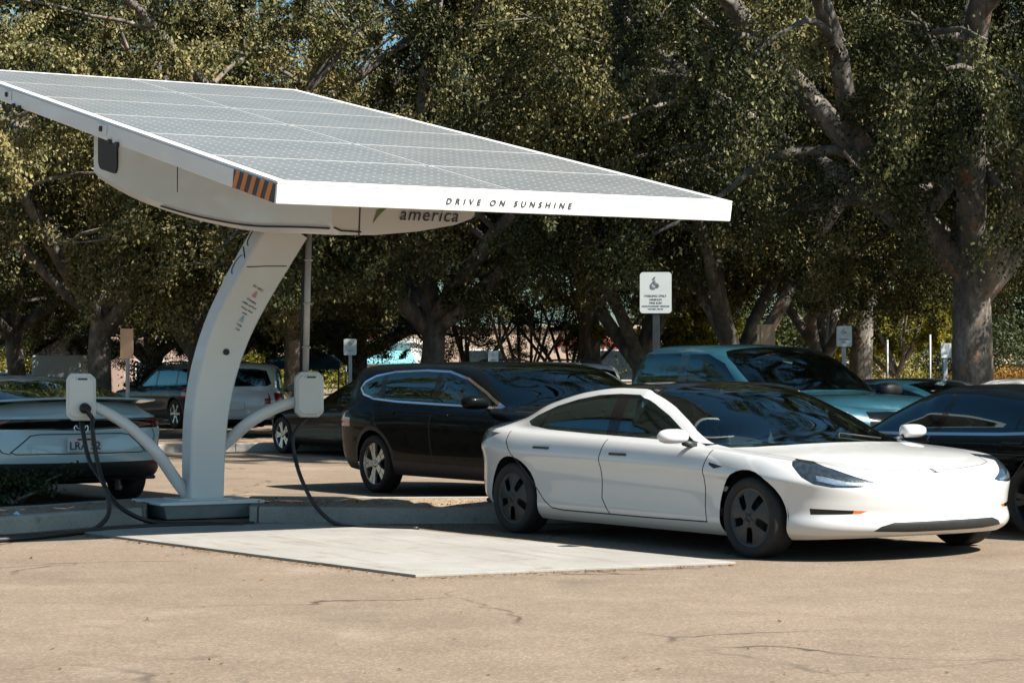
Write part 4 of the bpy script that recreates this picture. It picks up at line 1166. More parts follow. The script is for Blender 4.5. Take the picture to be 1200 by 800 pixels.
# ---------------------------------------------------------------- parked cars
AWAY, TOWARD = rad(125), rad(-55)
def park(S, name, local, ground, heading, label, cat, group='cars parked in the lot'):
    """local: a point of the car's own frame (spec units); ground: where that point stands"""
    r = make_car(S, name); sc = S['scale']
    l = Matrix.Rotation(heading, 3, 'Z') @ Vector((local[0]*sc[0], local[1]*sc[1], 0))
    return place(r, Vector((ground[0]-l.x, ground[1]-l.y, 0)), heading, label, cat, group)
place(make_car(TES, 'electric_sedan'), (2.683, 16.9, 0), TOWARD, 'white electric sedan with black glass roof and dark wheel covers beside the slab', 'car', 'cars parked in the lot')
park(suv('black_paint'), 'parked_suv', (-2.765, -.93), gp(437, 577), TOWARD, 'black suv with a bright line round its windows behind the white electric sedan', 'suv')
S = pickup('slate_paint')
park(S, 'pickup_truck', (-.80, -.95), at(868, 450, 27.3), TOWARD, 'teal pickup truck with a tall cab behind the white electric sedan', 'pickup truck')
S = sedan('black_paint', wr=.31, sc=(1.05, 1.22, .86), rim=M['rim_dark'])
park(S, 'parked_sedan', (-2.83, .93), gp(1208, 631), AWAY, 'black sedan with a rising bright window trim at the right edge beyond the white sedan', 'car')
# pale hatchback at the left, seen from behind
def hatch():
    S = sedan('shaded_white_paint', sc=(1.05, 1.2, .90), wr=.30, bright=False)
    S['zc'] = [(-3.9, 1.06), (-3.84, 1.12), (-3.7, 1.19), (-3.4, 1.25), (-3.0, 1.33), (-2.5, 1.42), (-2.0, 1.46), (-1.6, 1.455), (-1.25, 1.38), (-.9, 1.2), (-.45, 1.0), (-.3, .97), (0, .94), (.4, .88), (.7, .81), (.9, .72)]
    S['zs'] = [(-3.9, 1.02), (-3, .99), (-2, .955), (-1, .93), (-.45, .91), (0, .88), (.4, .83), (.7, .77), (.9, .70)]
    S['zb'] = [(-3.9, .34), (-3.4, .27), (-2.4, .18), (-.5, .18), (.3, .19), (.9, .24)]
    S['rear_exp'] = (3.4, 2.0); S['tail'] = [(0, .10), (.15, .02), (.4, 0), (.66, .03), (.8, .10), (.9, .03), (1, .06)]
    S['cuts'] = [c for c in S['cuts'] if c[0] not in ('rear_glass', 'taillight')]+[
        ('rear_glass', [(-2.6, -.06), (-2.6, .68), (-3.0, .72), (-3.50, .78), (-3.66, .4), (-3.70, -.06)], 'skin', dict(only=['body'])),
        ('taillight', [(.58, .985), (1.0, .985), (1.0, .86), (.70, .885)], 'rear', dict(up=0, facing=.2)),
        ('rear_black', [(-.1, .985), (1.0, .985), (1.0, .87), (.6, .87), (-.1, .85)], 'rear', dict(up=0, facing=.2, only=['body'])),
        ('valance', [(-.1, .50), (.72, .50), (.84, .40), (.95, .2), (-.1, .2)], 'rear', dict(up=0, facing=.1))]
    S['lines'] += [('gap', [(-.05, .815), (.36, .815), (.44, .80), (.60, .62), (.56, .60), (-.05, .60)], .012, 'rear', dict(up=0)), ('gap', [(.72, .87), (.74, .78), (.66, .62), (.60, .60)], .010, 'rear', dict(up=0))]
    S['mats'] = common(**{'taillight': ('taillight', 'lens_dark_red', True)})
    def spoiler(root, C, sc):
        b = MB(); rows = []
        for y in np.linspace(-.72, .72, 13):
            x = -3.62-.14*(1-(abs(y)/.75)**2.2); z = 1.175+.03*(1-(abs(y)/.72)**2)
            rows.append([Vector((x*sc[0]+dx, y*sc[1], z*sc[2]+dz)) for dx, dz in ((.22, .012), (-.10, .018), (-.115, .0), (.22, -.03))])
        m = 4; b.add([p for r in rows for p in r], [(i*m+k, i*m+(k+1) % m, (i+1)*m+(k+1) % m, (i+1)*m+k) for i in range(12) for k in range(m)]+[(0, 1, 2, 3), (48, 49, 50, 51)], 0, False)
        b.build('spoiler', S['paint'], root, bevel=.008)
        e = MB(); x = C.x_at(0, .87, False)*sc[0]; ring = [(x-.012, .075*math.cos(a), .875*sc[2]+.05*math.sin(a)) for a in np.linspace(0, 2*PI, 25)]; e.tube(ring, .008, 8, caps=False)
        e.tube([(x-.012, .05*math.cos(a), .895*sc[2]+.02*math.sin(a)) for a in np.linspace(0, 2*PI, 21)], .006, 6, caps=False); e.build('badge', M['chrome'], root)
        for s in (1, -1):
            r = MB(); r.box(((C.x_at(.70, .47, False))*sc[0]-.004, s*.70*sc[1], .47*sc[2]), (.02, .16, .03)); r.build('reflector', M['lens_red'], root)
    S['extra'] = both(plate('LRA 52', 0, .70), spoiler)
    return S
park(hatch(), 'parked_hatchback', (-2.83, -.90), gp(158, 584), AWAY, 'pale white hatchback with black tail band and licence plate behind the left charger', 'car')
# dark sedan behind the right charger
park(sedan('charcoal_paint', sc=(1.05, 1.2, .84), bright=False), 'parked_sedan', (0, .92), gp(328, 531), AWAY, 'dark grey sedan with silver wheels behind the right hand charger box', 'car')
def fourrunner(paint, extra=None, lo=True):
    S = suv(paint, sc=(1.03, 1.15, .86), bright=False, wr=.34)
    S['zc'] = [(-3.84, 1.12), (-3.81, 1.2), (-3.70, 1.55), (-3.6, 1.68), (-3.3, 1.72), (-2.2, 1.735), (-1.6, 1.72), (-1.25, 1.64), (-.9, 1.42), (-.5, 1.17), (-.35, 1.13), (.3, 1.08), (.7, 1.02), (.93, .9)]
    S['zs'] = [(-3.84, 1.08), (-3, 1.09), (-2, 1.07), (-1, 1.045), (-.3, 1.02), (.3, .98), (.7, .93), (.93, .86)]; S['mirror'] = (-.7, 1.12, 1.); S['cabin'] = dict(dash=-.75, rows=(-1.7, -2.6), z=.55)
    d = [(-.68, 1.09), (-1.6, 1.095), (-2.7, 1.10), (-3.45, 1.12), (-3.5, 1.2), (-3.42, 1.52), (-3.2, 1.57), (-2, 1.59), (-1.6, 1.575), (-1.3, 1.48)]
    S['cuts'][0] = ('side_glass', d, 'side', dict(up=1, facing=.02))
    for i, (a, w) in enumerate(((-1.66, .09), (-2.66, .09))):
        S['cuts'][1+i] = ('body', [(a, 1.), (a-w, 1.), (a-w-.04, 1.65), (a-.04, 1.65)], 'side', dict(up=1, only=['side_glass'], facing=.02))
    S['cuts'] = [c for c in S['cuts'] if c[0] != 'taillight']+[('taillight', [(-3.68, 1.06), (-3.95, 1.07), (-3.95, .80), (-3.70, .82)], 'side', dict(up=0, facing=.35)), ('taillight', [(.74, 1.06), (1., 1.06), (1., .80), (.78, .82)], 'rear', dict(up=0, facing=.05))]
    S['wheel_style'] = 'six'; S['mats'] = common(**{'side_glass': ('window', 'glass', True)})
    S['extra'] = both(rack(-3.2, -1.6, .62), plate('', 0, .78)); return S
park(fourrunner('dark_green_paint'), 'parked_suv', (-2.765, .93), at(204, 500, 50.5), AWAY, 'dark green suv with roof rails between the tree trunk and the column', 'suv')
S = fourrunner('white_paint'); S['scale'] = (1.0, .98, .86)
park(S, 'parked_suv', (-3.80, -.90), at(330, 490, 42), rad(94), 'white suv seen from behind with an orange tail light between column and charger', 'suv')
park(fourrunner('white_paint'), 'parked_suv', (-3.75, -.92), at(748, 470, 37), AWAY, 'white suv with a roof rack, only its roof showing behind the black suv', 'suv')
park(sedan('slate_paint'), 'parked_sedan', (-1.8, 0), at(1062, 470, 30.5), AWAY, 'pale teal sedan whose roof shows just beyond the black sedan', 'car')
park(sedan('white_paint'), 'parked_sedan', (-1.8, 0), at(1218, 470, 30), AWAY, 'white sedan whose roof shows at the right edge by the biggest trunk', 'car')
park(sedan('white_paint'), 'parked_sedan', (-1.8, 0), at(6, 460, 62), AWAY, 'small distant white sedan under the trees at the far left', 'car')
# ---------------------------------------------------------------- trees
def bark():
    k = NT('peeling_bark'); v = k.coord((1, 1, .55))
    c = k.ramp(k.noise(v, 2.6, 6, .65, .3), [(.30, (.06, .052, .044)), (.48, (.12, .105, .09)), (.60, (.24, .21, .18)), (.72, (.40, .35, .30))])
    o = k.ramp(k.noise(v, 3.7, 5, .6, .5), [(.60, 0.), (.66, .75)])
    c = k.mix(c, (.30, .155, .08), o)
    d = k.ramp(k.noise(v, 14, 4, .7), [(.35, (.5, .5, .5)), (.6, (1.05, 1.05, 1.05))]); c = k.mix(c, d, .8, 'MULTIPLY')
    k.set(Base_Color=c, Roughness=.9); k.bump(k.noise(v, 9, 5, .7), .8, .03); return k.m
M['bark'] = bark()
def leaf_mat(name, stops, trans=.12):
    k = NT(name)
    at_ = k.n('ShaderNodeAttribute', attribute_name='tint')
    c = k.ramp(at_.outputs['Fac'], stops)
    df = k.n('ShaderNodeBsdfDiffuse'); k.l(c, df.inputs[0])
    tr = k.n('ShaderNodeBsdfTranslucent'); k.l(k.mix(c, (1.1, 1.15, .6), 1., 'MULTIPLY'), tr.inputs[0])
    gs = k.n('ShaderNodeBsdfGlossy'); gs.inputs['Roughness'].default_value = .55; gs.inputs[0].default_value = (.9, .9, .85, 1)
    m1 = k.n('ShaderNodeMixShader'); m1.inputs[0].default_value = trans; k.l(df.outputs[0], m1.inputs[1]); k.l(tr.outputs[0], m1.inputs[2])
    m2 = k.n('ShaderNodeMixShader'); m2.inputs[0].default_value = .018; k.l(m1.outputs[0], m2.inputs[1]); k.l(gs.outputs[0], m2.inputs[2])
    k.l(m2.outputs[0], k.out.inputs[0]); return k.m
M['leaf_olive'] = leaf_mat('olive_leaves', [(0, (.010, .014, .006)), (.30, (.034, .042, .015)), (.55, (.085, .088, .032)), (.78, (.185, .165, .070)), (.95, (.235, .215, .092)), (1, (.25, .195, .08))])
M['leaf_yellow'] = leaf_mat('yellow_green_leaves', [(0, (.05, .055, .008)), (.5, (.15, .14, .015)), (1, (.28, .23, .03))], .35)
M['leaf_green'] = leaf_mat('dark_green_leaves', [(0, (.012, .018, .008)), (.5, (.035, .048, .018)), (1, (.075, .085, .03))])
M['leaf_orange'] = leaf_mat('russet_leaves', [(0, (.10, .05, .012)), (.5, (.26, .13, .03)), (1, (.36, .20, .06))], .35)

def leaves_mesh(name, C, A, size, rng, mat, tint, flat=.35):
    """C centres (n,3), A leaf directions; a diamond blade for every leaf"""
    n = len(C)
    A = A/np.linalg.norm(A, axis=1, keepdims=True)
    R = rng.normal(size=(n, 3)); R[:, 2] += flat*2
    B = np.cross(A, R); B /= np.maximum(np.linalg.norm(B, axis=1, keepdims=True), 1e-6)
    L = size*rng.uniform(.6, 1.35, (n, 1)); Wd = L*rng.uniform(.42, .66, (n, 1))
    N = np.cross(A, B)
    V = np.stack([C-A*L*.5, C+B*Wd*.5+N*L*.08, C+A*L*.5, C-B*Wd*.5+N*L*.08], 1).reshape(-1, 3).astype(np.float32)
    me = bpy.data.meshes.new(name)
    me.vertices.add(4*n); me.loops.add(4*n); me.polygons.add(n)
    me.vertices.foreach_set('co', V.ravel())
    me.loops.foreach_set('vertex_index', np.arange(4*n, dtype=np.int32))
    me.polygons.foreach_set('loop_start', np.arange(0, 4*n, 4, dtype=np.int32))
    me.polygons.foreach_set('loop_total', np.full(n, 4, dtype=np.int32))
    at_ = me.attributes.new('tint', 'FLOAT', 'POINT')
    at_.data.foreach_set('value', np.repeat(np.clip(tint, 0, 1), 4).astype(np.float32))
    me.update(); me.validate()
    me.materials.append(mat); return me

def grow(seed, H=15., fork=3., r0=.30, nl=5, reach=.42, droop=.5, lean=(0, 0), per=420, leaf=.12, mat='leaf_olive', lv2=7, lv3=6, elev=(38, 68), base_tint=.45, strand=1., wind=.25, low=.25, trunks=None, zmin=2.2, hole=-.2):
    """returns (trunk mesh, crown mesh)"""
    rng = np.random.default_rng(seed); rr = random.Random(seed)
    m = MB(); tw = []
    def bough(p, d, L, r, up, n=7, wob=.16, taper=.35, floor=zmin+.5):
        pts, rad_ = [Vector(p)], [r]; d = Vector(d).normalized()
        for i in range(n):
            d = (d+Vector((rr.gauss(0, wob), rr.gauss(0, wob), rr.gauss(0, wob*.7)+up))).normalized()
            if pts[-1].z+d.z*L/n < floor and d.z < 0: d.z = .12; d.normalize()
            pts.append(pts[-1]+d*L/n); rad_.append(r*(1-(1-taper)*(i+1)/n))
        return pts, rad_
    def limb(p, d, L, r):
        pts, ra = bough(p, d, L, r, .03, 8, .13, .3)
        m.tube(smooth_path(pts, 2), list(np.interp(np.linspace(0, 1, 2*8+1), np.linspace(0, 1, 9), ra)), 8, caps=False)
        for k in range(lv2):
            t = low+(1-low)*(k+rr.random())/lv2; i = min(int(t*8), 7); q = pts[i].lerp(pts[i+1], t*8-i)
            ax = (pts[i+1]-pts[i]).normalized(); az = rr.uniform(0, 2*PI)
            o = Vector((math.cos(az), math.sin(az), rr.uniform(-.25, .45)))
            d2 = (ax*.55+o).normalized(); L2 = H*rr.uniform(.17, .27)*(1.1-.35*t)
            p2, r2 = bough(q, d2, L2, max(.02, ra[i]*.5), -.11*droop, 6, .2, .25)
            m.tube(p2, r2, 5, caps=False)
            for j in range(lv3):
                t3 = .25+.75*(j+rr.random())/lv3; a = min(int(t3*6), 5); q3 = p2[a].lerp(p2[a+1], t3*6-a)
                az = rr.uniform(0, 2*PI); o3 = Vector((math.cos(az), math.sin(az), rr.uniform(-.5, .5)))
                d3 = ((p2[a+1]-p2[a]).normalized()*.6+o3).normalized(); L3 = H*rr.uniform(.06, .12)*strand
                p3, r3 = bough(q3, d3, L3, .014, -.22*droop, 6, .2, .4, zmin-.6)
                tw.append(p3)
    for (bx, by, lx, ly) in (trunks or [(0, 0, lean[0], lean[1])]):
        top = Vector((bx+lx*fork, by+ly*fork, fork))
        tp = [Vector((bx, by, -.1)), Vector((bx+lx*fork*.2+rr.gauss(0, .04), by+ly*fork*.2, fork*.35)), Vector((bx+lx*fork*.6, by+ly*fork*.6+rr.gauss(0, .05), fork*.7)), top]
        sp = smooth_path(tp, 5); k = len(sp)
        m.tube(sp, [r0*(1.28-.5*(i/(k-1))**.6 if i < 3 else 1.0-.18*i/(k-1)) for i in range(k)], 14, caps=False)
        a0 = rr.uniform(0, 2*PI); ln = nl if not trunks else max(2, nl//len(trunks))
        for k in range(ln):
            az = a0+2*PI*k/ln+rr.gauss(0, .25); el = rad(rr.uniform(*elev))
            d = Vector((math.cos(az)*math.cos(el), math.sin(az)*math.cos(el), math.sin(el)))
            s = top-Vector((0, 0, rr.uniform(0, fork*.22)))
            limb(s, d, H*rr.uniform(.85, 1.1)*(reach+.28*math.sin(el)), r0*rr.uniform(.48, .7))
        if not trunks: limb(top, Vector((rr.gauss(0, .15)+lx, rr.gauss(0, .15)+ly, 1)), (H-fork)*.8, r0*.72)
    C, A, T = [], [], []
    for p in tw:
        P = np.array([tuple(q) for q in p]); nn = max(8, int(per*rr.uniform(.5, 1.4)))
        t = rng.beta(1.6, 1.1, nn)*(len(P)-1); i = np.minimum(t.astype(int), len(P)-2); f = (t-i)[:, None]
        c = P[i]*(1-f)+P[i+1]*f
        s = rr.choice((.05, .07, .09, .13, .18, .24))*(H/15)**.5
        c = c+rng.normal(size=(nn, 3))*s*[1, 1, .9]
        c[:, 2] -= np.abs(rng.normal(size=nn))*s*.8*droop
        wv = c*[1.25, 1.25, 1.0]+np.sin(c[:, [1, 2, 0]]*.9+seed)*.7
        nz = np.sin(wv[:, 0]*1.5+seed)+np.sin(wv[:, 1]*1.7+2)+np.sin(wv[:, 2]*1.9+4)+.5*np.sin(c[:, 0]*4.1)*np.sin(c[:, 1]*4.3)
        ok = (c[:, 2] > zmin+rr.gauss(0, .3)) & ((nz > hole) | (rng.random(nn) < .08)); c, i = c[ok], i[ok]; nn = len(c)
        if not nn: continue
        a = (P[i+1]-P[i]); a /= np.maximum(np.linalg.norm(a, axis=1, keepdims=True), 1e-6)
        a = a*.5+rng.normal(size=(nn, 3))*.6; a[:, 2] -= .5*droop
        C.append(c); A.append(a); T.append(base_tint+rr.gauss(0, .16)+rng.normal(size=nn)*.20)
    C, A, T = np.concatenate(C), np.concatenate(A), np.concatenate(T)
    cm = leaves_mesh('crown', C, A, leaf, rng, M[mat], T)
    t = m.build('trunk', M['bark'], None, fix=False)
    tm = t.data; bpy.data.objects.remove(t)
    return tm, cm
TREES = {}
def proto(key, **k): TREES[key] = grow(**k)
def tree(key, px, Y, rz, sc, label, group=None, name='tree', cat='tree', zs=1.):
    tm, cm = TREES[key]
    r = empty(name, ((px-600)/FPX*Y, Y, 0), rad(rz), label, cat, group)
    r.scale = (sc, sc, sc*zs)
    link('trunk', tm, r); link('crown', cm, r); return r
proto('grand', seed=11, H=19, fork=2.9, r0=.34, nl=7, reach=.40, droop=1.15, per=1650, leaf=.066, hole=-.35, lv2=9, lv3=7, elev=(22, 66), base_tint=.35, strand=1.35, low=.08, zmin=2.8)  # low leaf tint puts the shading of these crowns into the colour
proto('broad', seed=23, H=15, fork=2.3, r0=.22, nl=7, reach=.44, droop=.9, per=1300, leaf=.072, lv2=8, lv3=6, elev=(12, 64), base_tint=.68, strand=1.1, low=.12)
proto('forked', seed=37, H=14, fork=1.5, r0=.20, nl=4, reach=.50, droop=1.0, per=1400, leaf=.070, lv2=9, lv3=6, elev=(34, 64), base_tint=.62, strand=1.2, low=.22)
proto('slim', seed=51, H=9, fork=.7, r0=.085, nl=7, reach=.58, droop=.4, per=130, leaf=.10, lv2=6, lv3=6, elev=(52, 76), base_tint=.45, low=.45, zmin=2.0)
proto('yellow', seed=61, H=7, fork=1.2, r0=.12, nl=5, reach=.40, droop=.5, per=320, leaf=.11, mat='leaf_yellow', lv2=6, lv3=6, base_tint=.5, zmin=.8)
TG = 'big elms behind the parked cars'
tree('grand', 1138, 34, 228, 1.0, 'largest tree, thick pale trunk with hanging foliage behind the black sedan', TG)
tree('forked', 862, 40, 200, 1.05, 'tree with a pale forked leaning trunk rising behind the pickup cab', TG)
tree('forked', 752, 43, 20, 1.1, 'tree with a dark leaning trunk behind the large parking sign', TG)
tree('broad', 505, 42, 120, 1.12, 'tree with a mottled leaning trunk right behind the black suv roof', TG)
tree('broad', 120, 43, 250, 1.12, 'straight trunked tree between the left charger and the dark green suv', TG)
tree('forked', 232, 46, 300, 1.15, 'tree with a white forked trunk just behind the station column', TG)
tree('broad', 16, 58, 30, 1.15, 'tree at the far left with a thin dark trunk', TG)
tree('broad', 342, 56, 75, 1.2, 'tree with a slim curved trunk behind the grey light pole', TG)
tree('forked', 962, 52, 100, 1.15, 'tree with a thin grey forked trunk beside the right white sign', TG)
tree('grand', 690, 62, 150, .95, 'tall tree further back between the slim dark trunks', TG, zs=1.5)
tree('grand', 1290, 42, 200, 1.0, 'tree off the right edge whose branches hang into the frame', TG)
tree('grand', 1010, 58, 310, .95, 'tall shaded tree further back behind the pickup windshield', TG, zs=1.25)
tree('broad', -150, 50, 200, 1.2, 'tree off the left edge whose branches fill the corner', TG)
tree('grand', 420, 66, 60, .95, 'tall tree further back behind the awning building', TG, zs=.62)
tree('grand', 180, 68, 10, .95, 'tall tree further back behind the brown wall', TG, zs=.62)
OG = 'trees outside the picture'
tree('broad', -1100, 33, 90, 1.1, 'tree left of the lot, outside the frame', OG)  # out of view, added to be mirrored in car windows and sides
SG = 'slim many stemmed trees'
tree('slim', 548, 64, 10, .9, 'slim dark stemmed tree just right of the pale post', SG)
tree('slim', 612, 62, 100, .9, 'slim dark stemmed tree before the tan building, left one', SG)
tree('slim', 668, 63, 220, 1.0, 'slim dark stemmed tree before the tan building, right one', SG)
tree('yellow', 1050, 70, 0, 1., 'small yellow green tree behind the right white sign')
tree('yellow', 808, 62, 90, .9, 'small yellow green tree right of the large parking sign')
# ---------------------------------------------------------------- signs, posts, buildings, shrubs
M['sign_white'] = plain('sign_white', (.50, .53, .52), .45, 0, 0, .05)
M['sign_back'] = plain('sign_tan_board', (.56, .36, .22), .6, 0, 0, .08)
M['post_grey'] = plain('galvanised_post', (.34, .35, .35), .5, .1, 0, .2)
M['post_dark'] = plain('dark_post', (.02, .028, .03), .5, .2, 0, .2)
M['ink_soft'] = plain('sign_ink', (.10, .11, .14), .6)
def sign(px0, px1, py0, py1, Y, label, post_w=.05, rz=0., lines=(), board='sign_white', post='post_grey', sym=True, ppx=None, group='parking signs'):
    c = at((px0+px1)/2, (py0+py1)/2, Y); w, h = (px1-px0)/FPX*Y, (py1-py0)/FPX*Y
    r = empty('parking_sign', (c.x, Y, 0), rz, label, 'sign', group)
    b = MB(); rr = min(w, h)*.10; out = []
    for cx, cz, a0 in ((w/2-rr, h/2-rr, 0), (-w/2+rr, h/2-rr, 90), (-w/2+rr, -h/2+rr, 180), (w/2-rr, -h/2+rr, 270)):
        for k in range(5): a = rad(a0+22.5*k); out.append((cx+rr*math.cos(a), cz+rr*math.sin(a)))
    b.prism(out, (0, -.035, c.z), (1, 0, 0), (0, 0, 1), (0, .012, 0))
    bo = b.build('board', M[board], r)
    p = MB(); xo = 0 if ppx is None else (ppx-(px0+px1)/2)/FPX*Y
    p.box((xo, .005, (c.z+h*.45)/2), (post_w, post_w*.7, c.z+h*.45)); p.build('post', M[post], r)
    if sym:
        s = MB(); k = h*.135; z0 = c.z+h*.25
        ring = [(-k*.15+k*.55*math.cos(a), -.043, z0-k*.35+k*.55*math.sin(a)) for a in np.linspace(rad(100), rad(370), 14)]
        s.tube(ring, k*.075, 6); s.tube([(-k*.15, -.043, z0+k*.55), (-k*.05, -.043, z0), (k*.45, -.043, z0-.02), (k*.65, -.043, z0-k*.7)], k*.075, 6)
        s.tube([(-k*.2, -.04, z0+k*.85), (-k*.2, -.046, z0+k*.85)], k*.16, 10)
        s.build('wheelchair_mark', M['ink_soft'], bo)
    for t, f, sz in lines:
        lettering(t, sz*h, Vector((0, -.0365, c.z+f*h)), (1, 0, 0), (0, 0, 1), M['ink_soft'], bo, depth=.002)
    return r
sign(750, 787, 319, 367, 29, 'large white accessible parking sign on a dark post behind the white sedan', .09, rad(-6), (('PARKING ONLY', -.08, .075), ('MINIMUM', -.17, .07), ('FINE $250', -.25, .07), ('UNAUTHORIZED VEHICLES', -.33, .055), ('TOWED AWAY', -.40, .055)), post='post_dark', ppx=769)
sign(980, 998, 382, 406, 34, 'white parking sign above the pickup windshield', .06, 0, (('PARKING', -.15, .12), ('ONLY', -.30, .12)))
sign(403, 418, 397, 416, 39, 'small white parking sign left of the awning building', .06, 0, (('ONLY', -.22, .14),))
sign(572, 584, 411, 426, 36, 'smallest white parking sign above the black suv', .06, 0, (('ONLY', -.22, .14),))
sign(1101, 1114, 402, 419, 31, 'white parking sign just left of the thickest trunk', .06, rad(15), (('ONLY', -.22, .14),))
sign(141, 158, 385, 420, 40, 'tan board sign on a post beside the straight trunk', .06, rad(-20), (), 'sign_back', sym=False, group='tan boards')
sign(887, 908, 380, 409, 36, 'orange tan board standing behind the pickup cab', .16, 0, (), 'sign_back', 'sign_back', sym=False, group='tan boards')
def post(px, py_top, Y, w, label, name='post', mat='post_grey', cat='post', group=None):
    c = at(px, py_top, Y); b = MB(); b.tube([(0, 0, 0), (0, 0, c.z)], w/2, 12); b.tube([(0, 0, 0), (0, 0, .12)], w, 12)
    o = b.build(name, M[mat]); o.location = (c.x, Y, 0); return tag(o, label, cat, group)
post(1040, 398, 58, .055, 'thin grey post between the yellow tree and right white sign', group='thin posts')
post(1090, 392, 56, .055, 'taller thin grey post just left of the small sign by the thick trunk', group='thin posts')
post(508, 402, 58, .26, 'pale concrete post among the trunks behind the black suv', mat='box_white')
# buildings
def stucco(name, a, b):
    k = NT(name); v = k.coord(); c = k.ramp(k.noise(v, 1.2, 5, .6), [(.3, a), (.7, b)]); k.set(Base_Color=c, Roughness=.9); k.bump(k.noise(v, 40, 3), .2, .01); return k.m
M['tan_stucco'] = stucco('tan_stucco', (.40, .29, .21), (.48, .36, .27))
M['brown_stucco'] = stucco('brown_stucco', (.19, .125, .095), (.24, .165, .13))
M['pink_stucco'] = stucco('pink_stucco', (.42, .30, .25), (.48, .35, .29))
M['white_stucco'] = stucco('white_stucco', (.62, .60, .57), (.7, .68, .65))
M['awning'] = plain('teal_awning', (.18, .46, .52), .7, 0, 0, .08)
M['tent_blue'] = plain('blue_canvas', (.018, .10, .20), .7, 0, 0, .2)
M['window_dark'] = plain('dark_window', (.02, .03, .035), .1, 0, 0, .3)
M['red_sign'] = plain('red_sign_letters', (.55, .05, .05), .5)
def building(px0, px1, py_top, Y, depth, mat, label, wins=(), name='building'):
    a, b_ = at(px0, py_top, Y), at(px1, py_top, Y); w, h = b_.x-a.x, a.z
    r = empty(name, ((a.x+b_.x)/2, Y, 0), 0, label, 'building')
    m = MB(); m.box((0, depth/2, h/2), (w, depth, h)); m.build('wall', M[mat], r)
    m = MB(); m.box((0, depth/2, h+.08), (w+.3, depth+.3, .16)); m.build('parapet', M[mat], r, bevel=.02)
    for (f, ww, z0, z1) in wins:
        x = (f-.5)*w
        fr = MB(); fr.box((x, -.02, (z0+z1)/2), (ww+.14, .06, z1-z0+.14)); fo = fr.build('window', M['box_white'], r)
        pn = MB(); pn.box((x, -.052, (z0+z1)/2), (ww, .02, z1-z0)); pn.build('pane', M['window_dark'], fo)
    return r, w, h
B1, w1, h1 = building(440, 800, 385, 108, 14, 'tan_stucco', 'long tan building far behind the slim trees with red letters', [(.12, 2, .8, 2.2), (.35, 2, .8, 2.2), (.8, 2, .8, 2.2)])
lettering('FURNITURE', .75, Vector((w1*.22, -.06, h1-.75)), (1, 0, 0), (0, 0, 1), M['red_sign'], B1, name='sign_letters', depth=.08)
B2, w2, h2 = building(428, 482, 402, 84, 10, 'white_stucco', 'white shop front with a teal awning behind the black suv', [(.25, 1.0, .2, 1.1), (.7, .9, .2, 1.1)])
b = MB(); z1 = at(0, 411, 84).z; z0 = at(0, 425, 83).z
b.add([(-w2/2, -.02, z1), (w2/2, -.02, z1), (w2/2+.25, -1.3, z0), (-w2/2-.1, -1.3, z0), (-w2/2, -.02, z1-.05), (w2/2, -.02, z1-.05), (w2/2+.25, -1.3, z0-.06), (-w2/2-.1, -1.3, z0-.06)], [(0, 1, 2, 3), (7, 6, 5, 4), (0, 3, 7, 4), (1, 5, 6, 2), (3, 2, 6, 7), (0, 4, 5, 1)])
b.build('awning', M['awning'], B2)
b = MB(); b.box((-.6, .5, h2+.24), (.5, .3, .18)); b.build('red_foliage', M['lens_red'], B2, bevel=.05)  # box standing in for small reddish foliage
B3, w3, h3 = building(40, 96, 398, 74, 8, 'brown_stucco', 'brown walled building behind the white box trailer', [(.2, .5, .5, 1.6)])
B4, w4, h4 = building(140, 330, 398, 90, 10, 'pink_stucco', 'low pinkish building beyond the dark green suv', [(.2, 1.2, .6, 1.6), (.5, 1.2, .6, 1.6)])
B5, w5, h5 = building(900, 1300, 408, 120, 10, 'tan_stucco', 'low tan building far off at the right beyond the thick trunk', [(.2, 2, .6, 1.6), (.5, 2, .6, 1.6), (.75, 2, .6, 1.6)])
B6, w6, h6 = building(-300, 30, 412, 95, 10, 'white_stucco', 'low white building far off at the far left', [(.5, 2, .5, 1.4), (.75, 2, .5, 1.4)])
# blue canopy tent
a, b_ = at(312, 428, 66), at(398, 428, 66); tw_ = b_.x-a.x
tn = empty('canopy_tent', ((a.x+b_.x)/2, 67.5, 0), 0, 'blue canopy tent behind the light pole', 'tent')
ze, zp = at(0, 424, 66).z, at(0, 409, 67.5).z; hw = tw_/2
m = MB(); m.add([(-hw, -1.5, ze), (hw, -1.5, ze), (hw, 1.5, ze), (-hw, 1.5, ze), (-hw*.25, 0, zp), (hw*.25, 0, zp)], [(0, 1, 5, 4), (1, 2, 5), (2, 3, 4, 5), (3, 0, 4)])
m.add([(-hw, -1.5, ze), (hw, -1.5, ze), (hw, -1.5, ze-.22), (-hw, -1.5, ze-.22)], [(0, 3, 2, 1)]); m.build('roof', M['tent_blue'], tn)
for x in (-1, 1):
    for y in (-1, 1): q = MB(); q.tube([(x*hw*.97, y*1.45, 0), (x*hw*.97, y*1.45, ze)], .03, 8); q.build('leg', M['post_grey'], tn)
# white box trailer
a, b_ = at(37, 416, 60), at(94, 416, 60); r = empty('box_trailer', ((a.x+b_.x)/2, 60, 0), rad(0), 'white box trailer parked before the brown building', 'trailer')
w = b_.x-a.x; m = MB(); m.box((0, 1.2, .45+(a.z-.45)/2), (w, 2.4, a.z-.45)); m.build('box', M['sign_white'], r, bevel=.05)
m = MB(); m.box((0, 1.2, .40), (w*.98, 2.2, .09)); m.build('chassis', M['post_dark'], r)
for x in (-.35, .35):
    q = MB(); q.lathe([(.001, -.1), (.2, -.1), (.3, -.09), (.3, .09), (.2, .1), (.001, .1)], (x, .05, .3), n=20); q.build('wheel', M['tyre'], r)
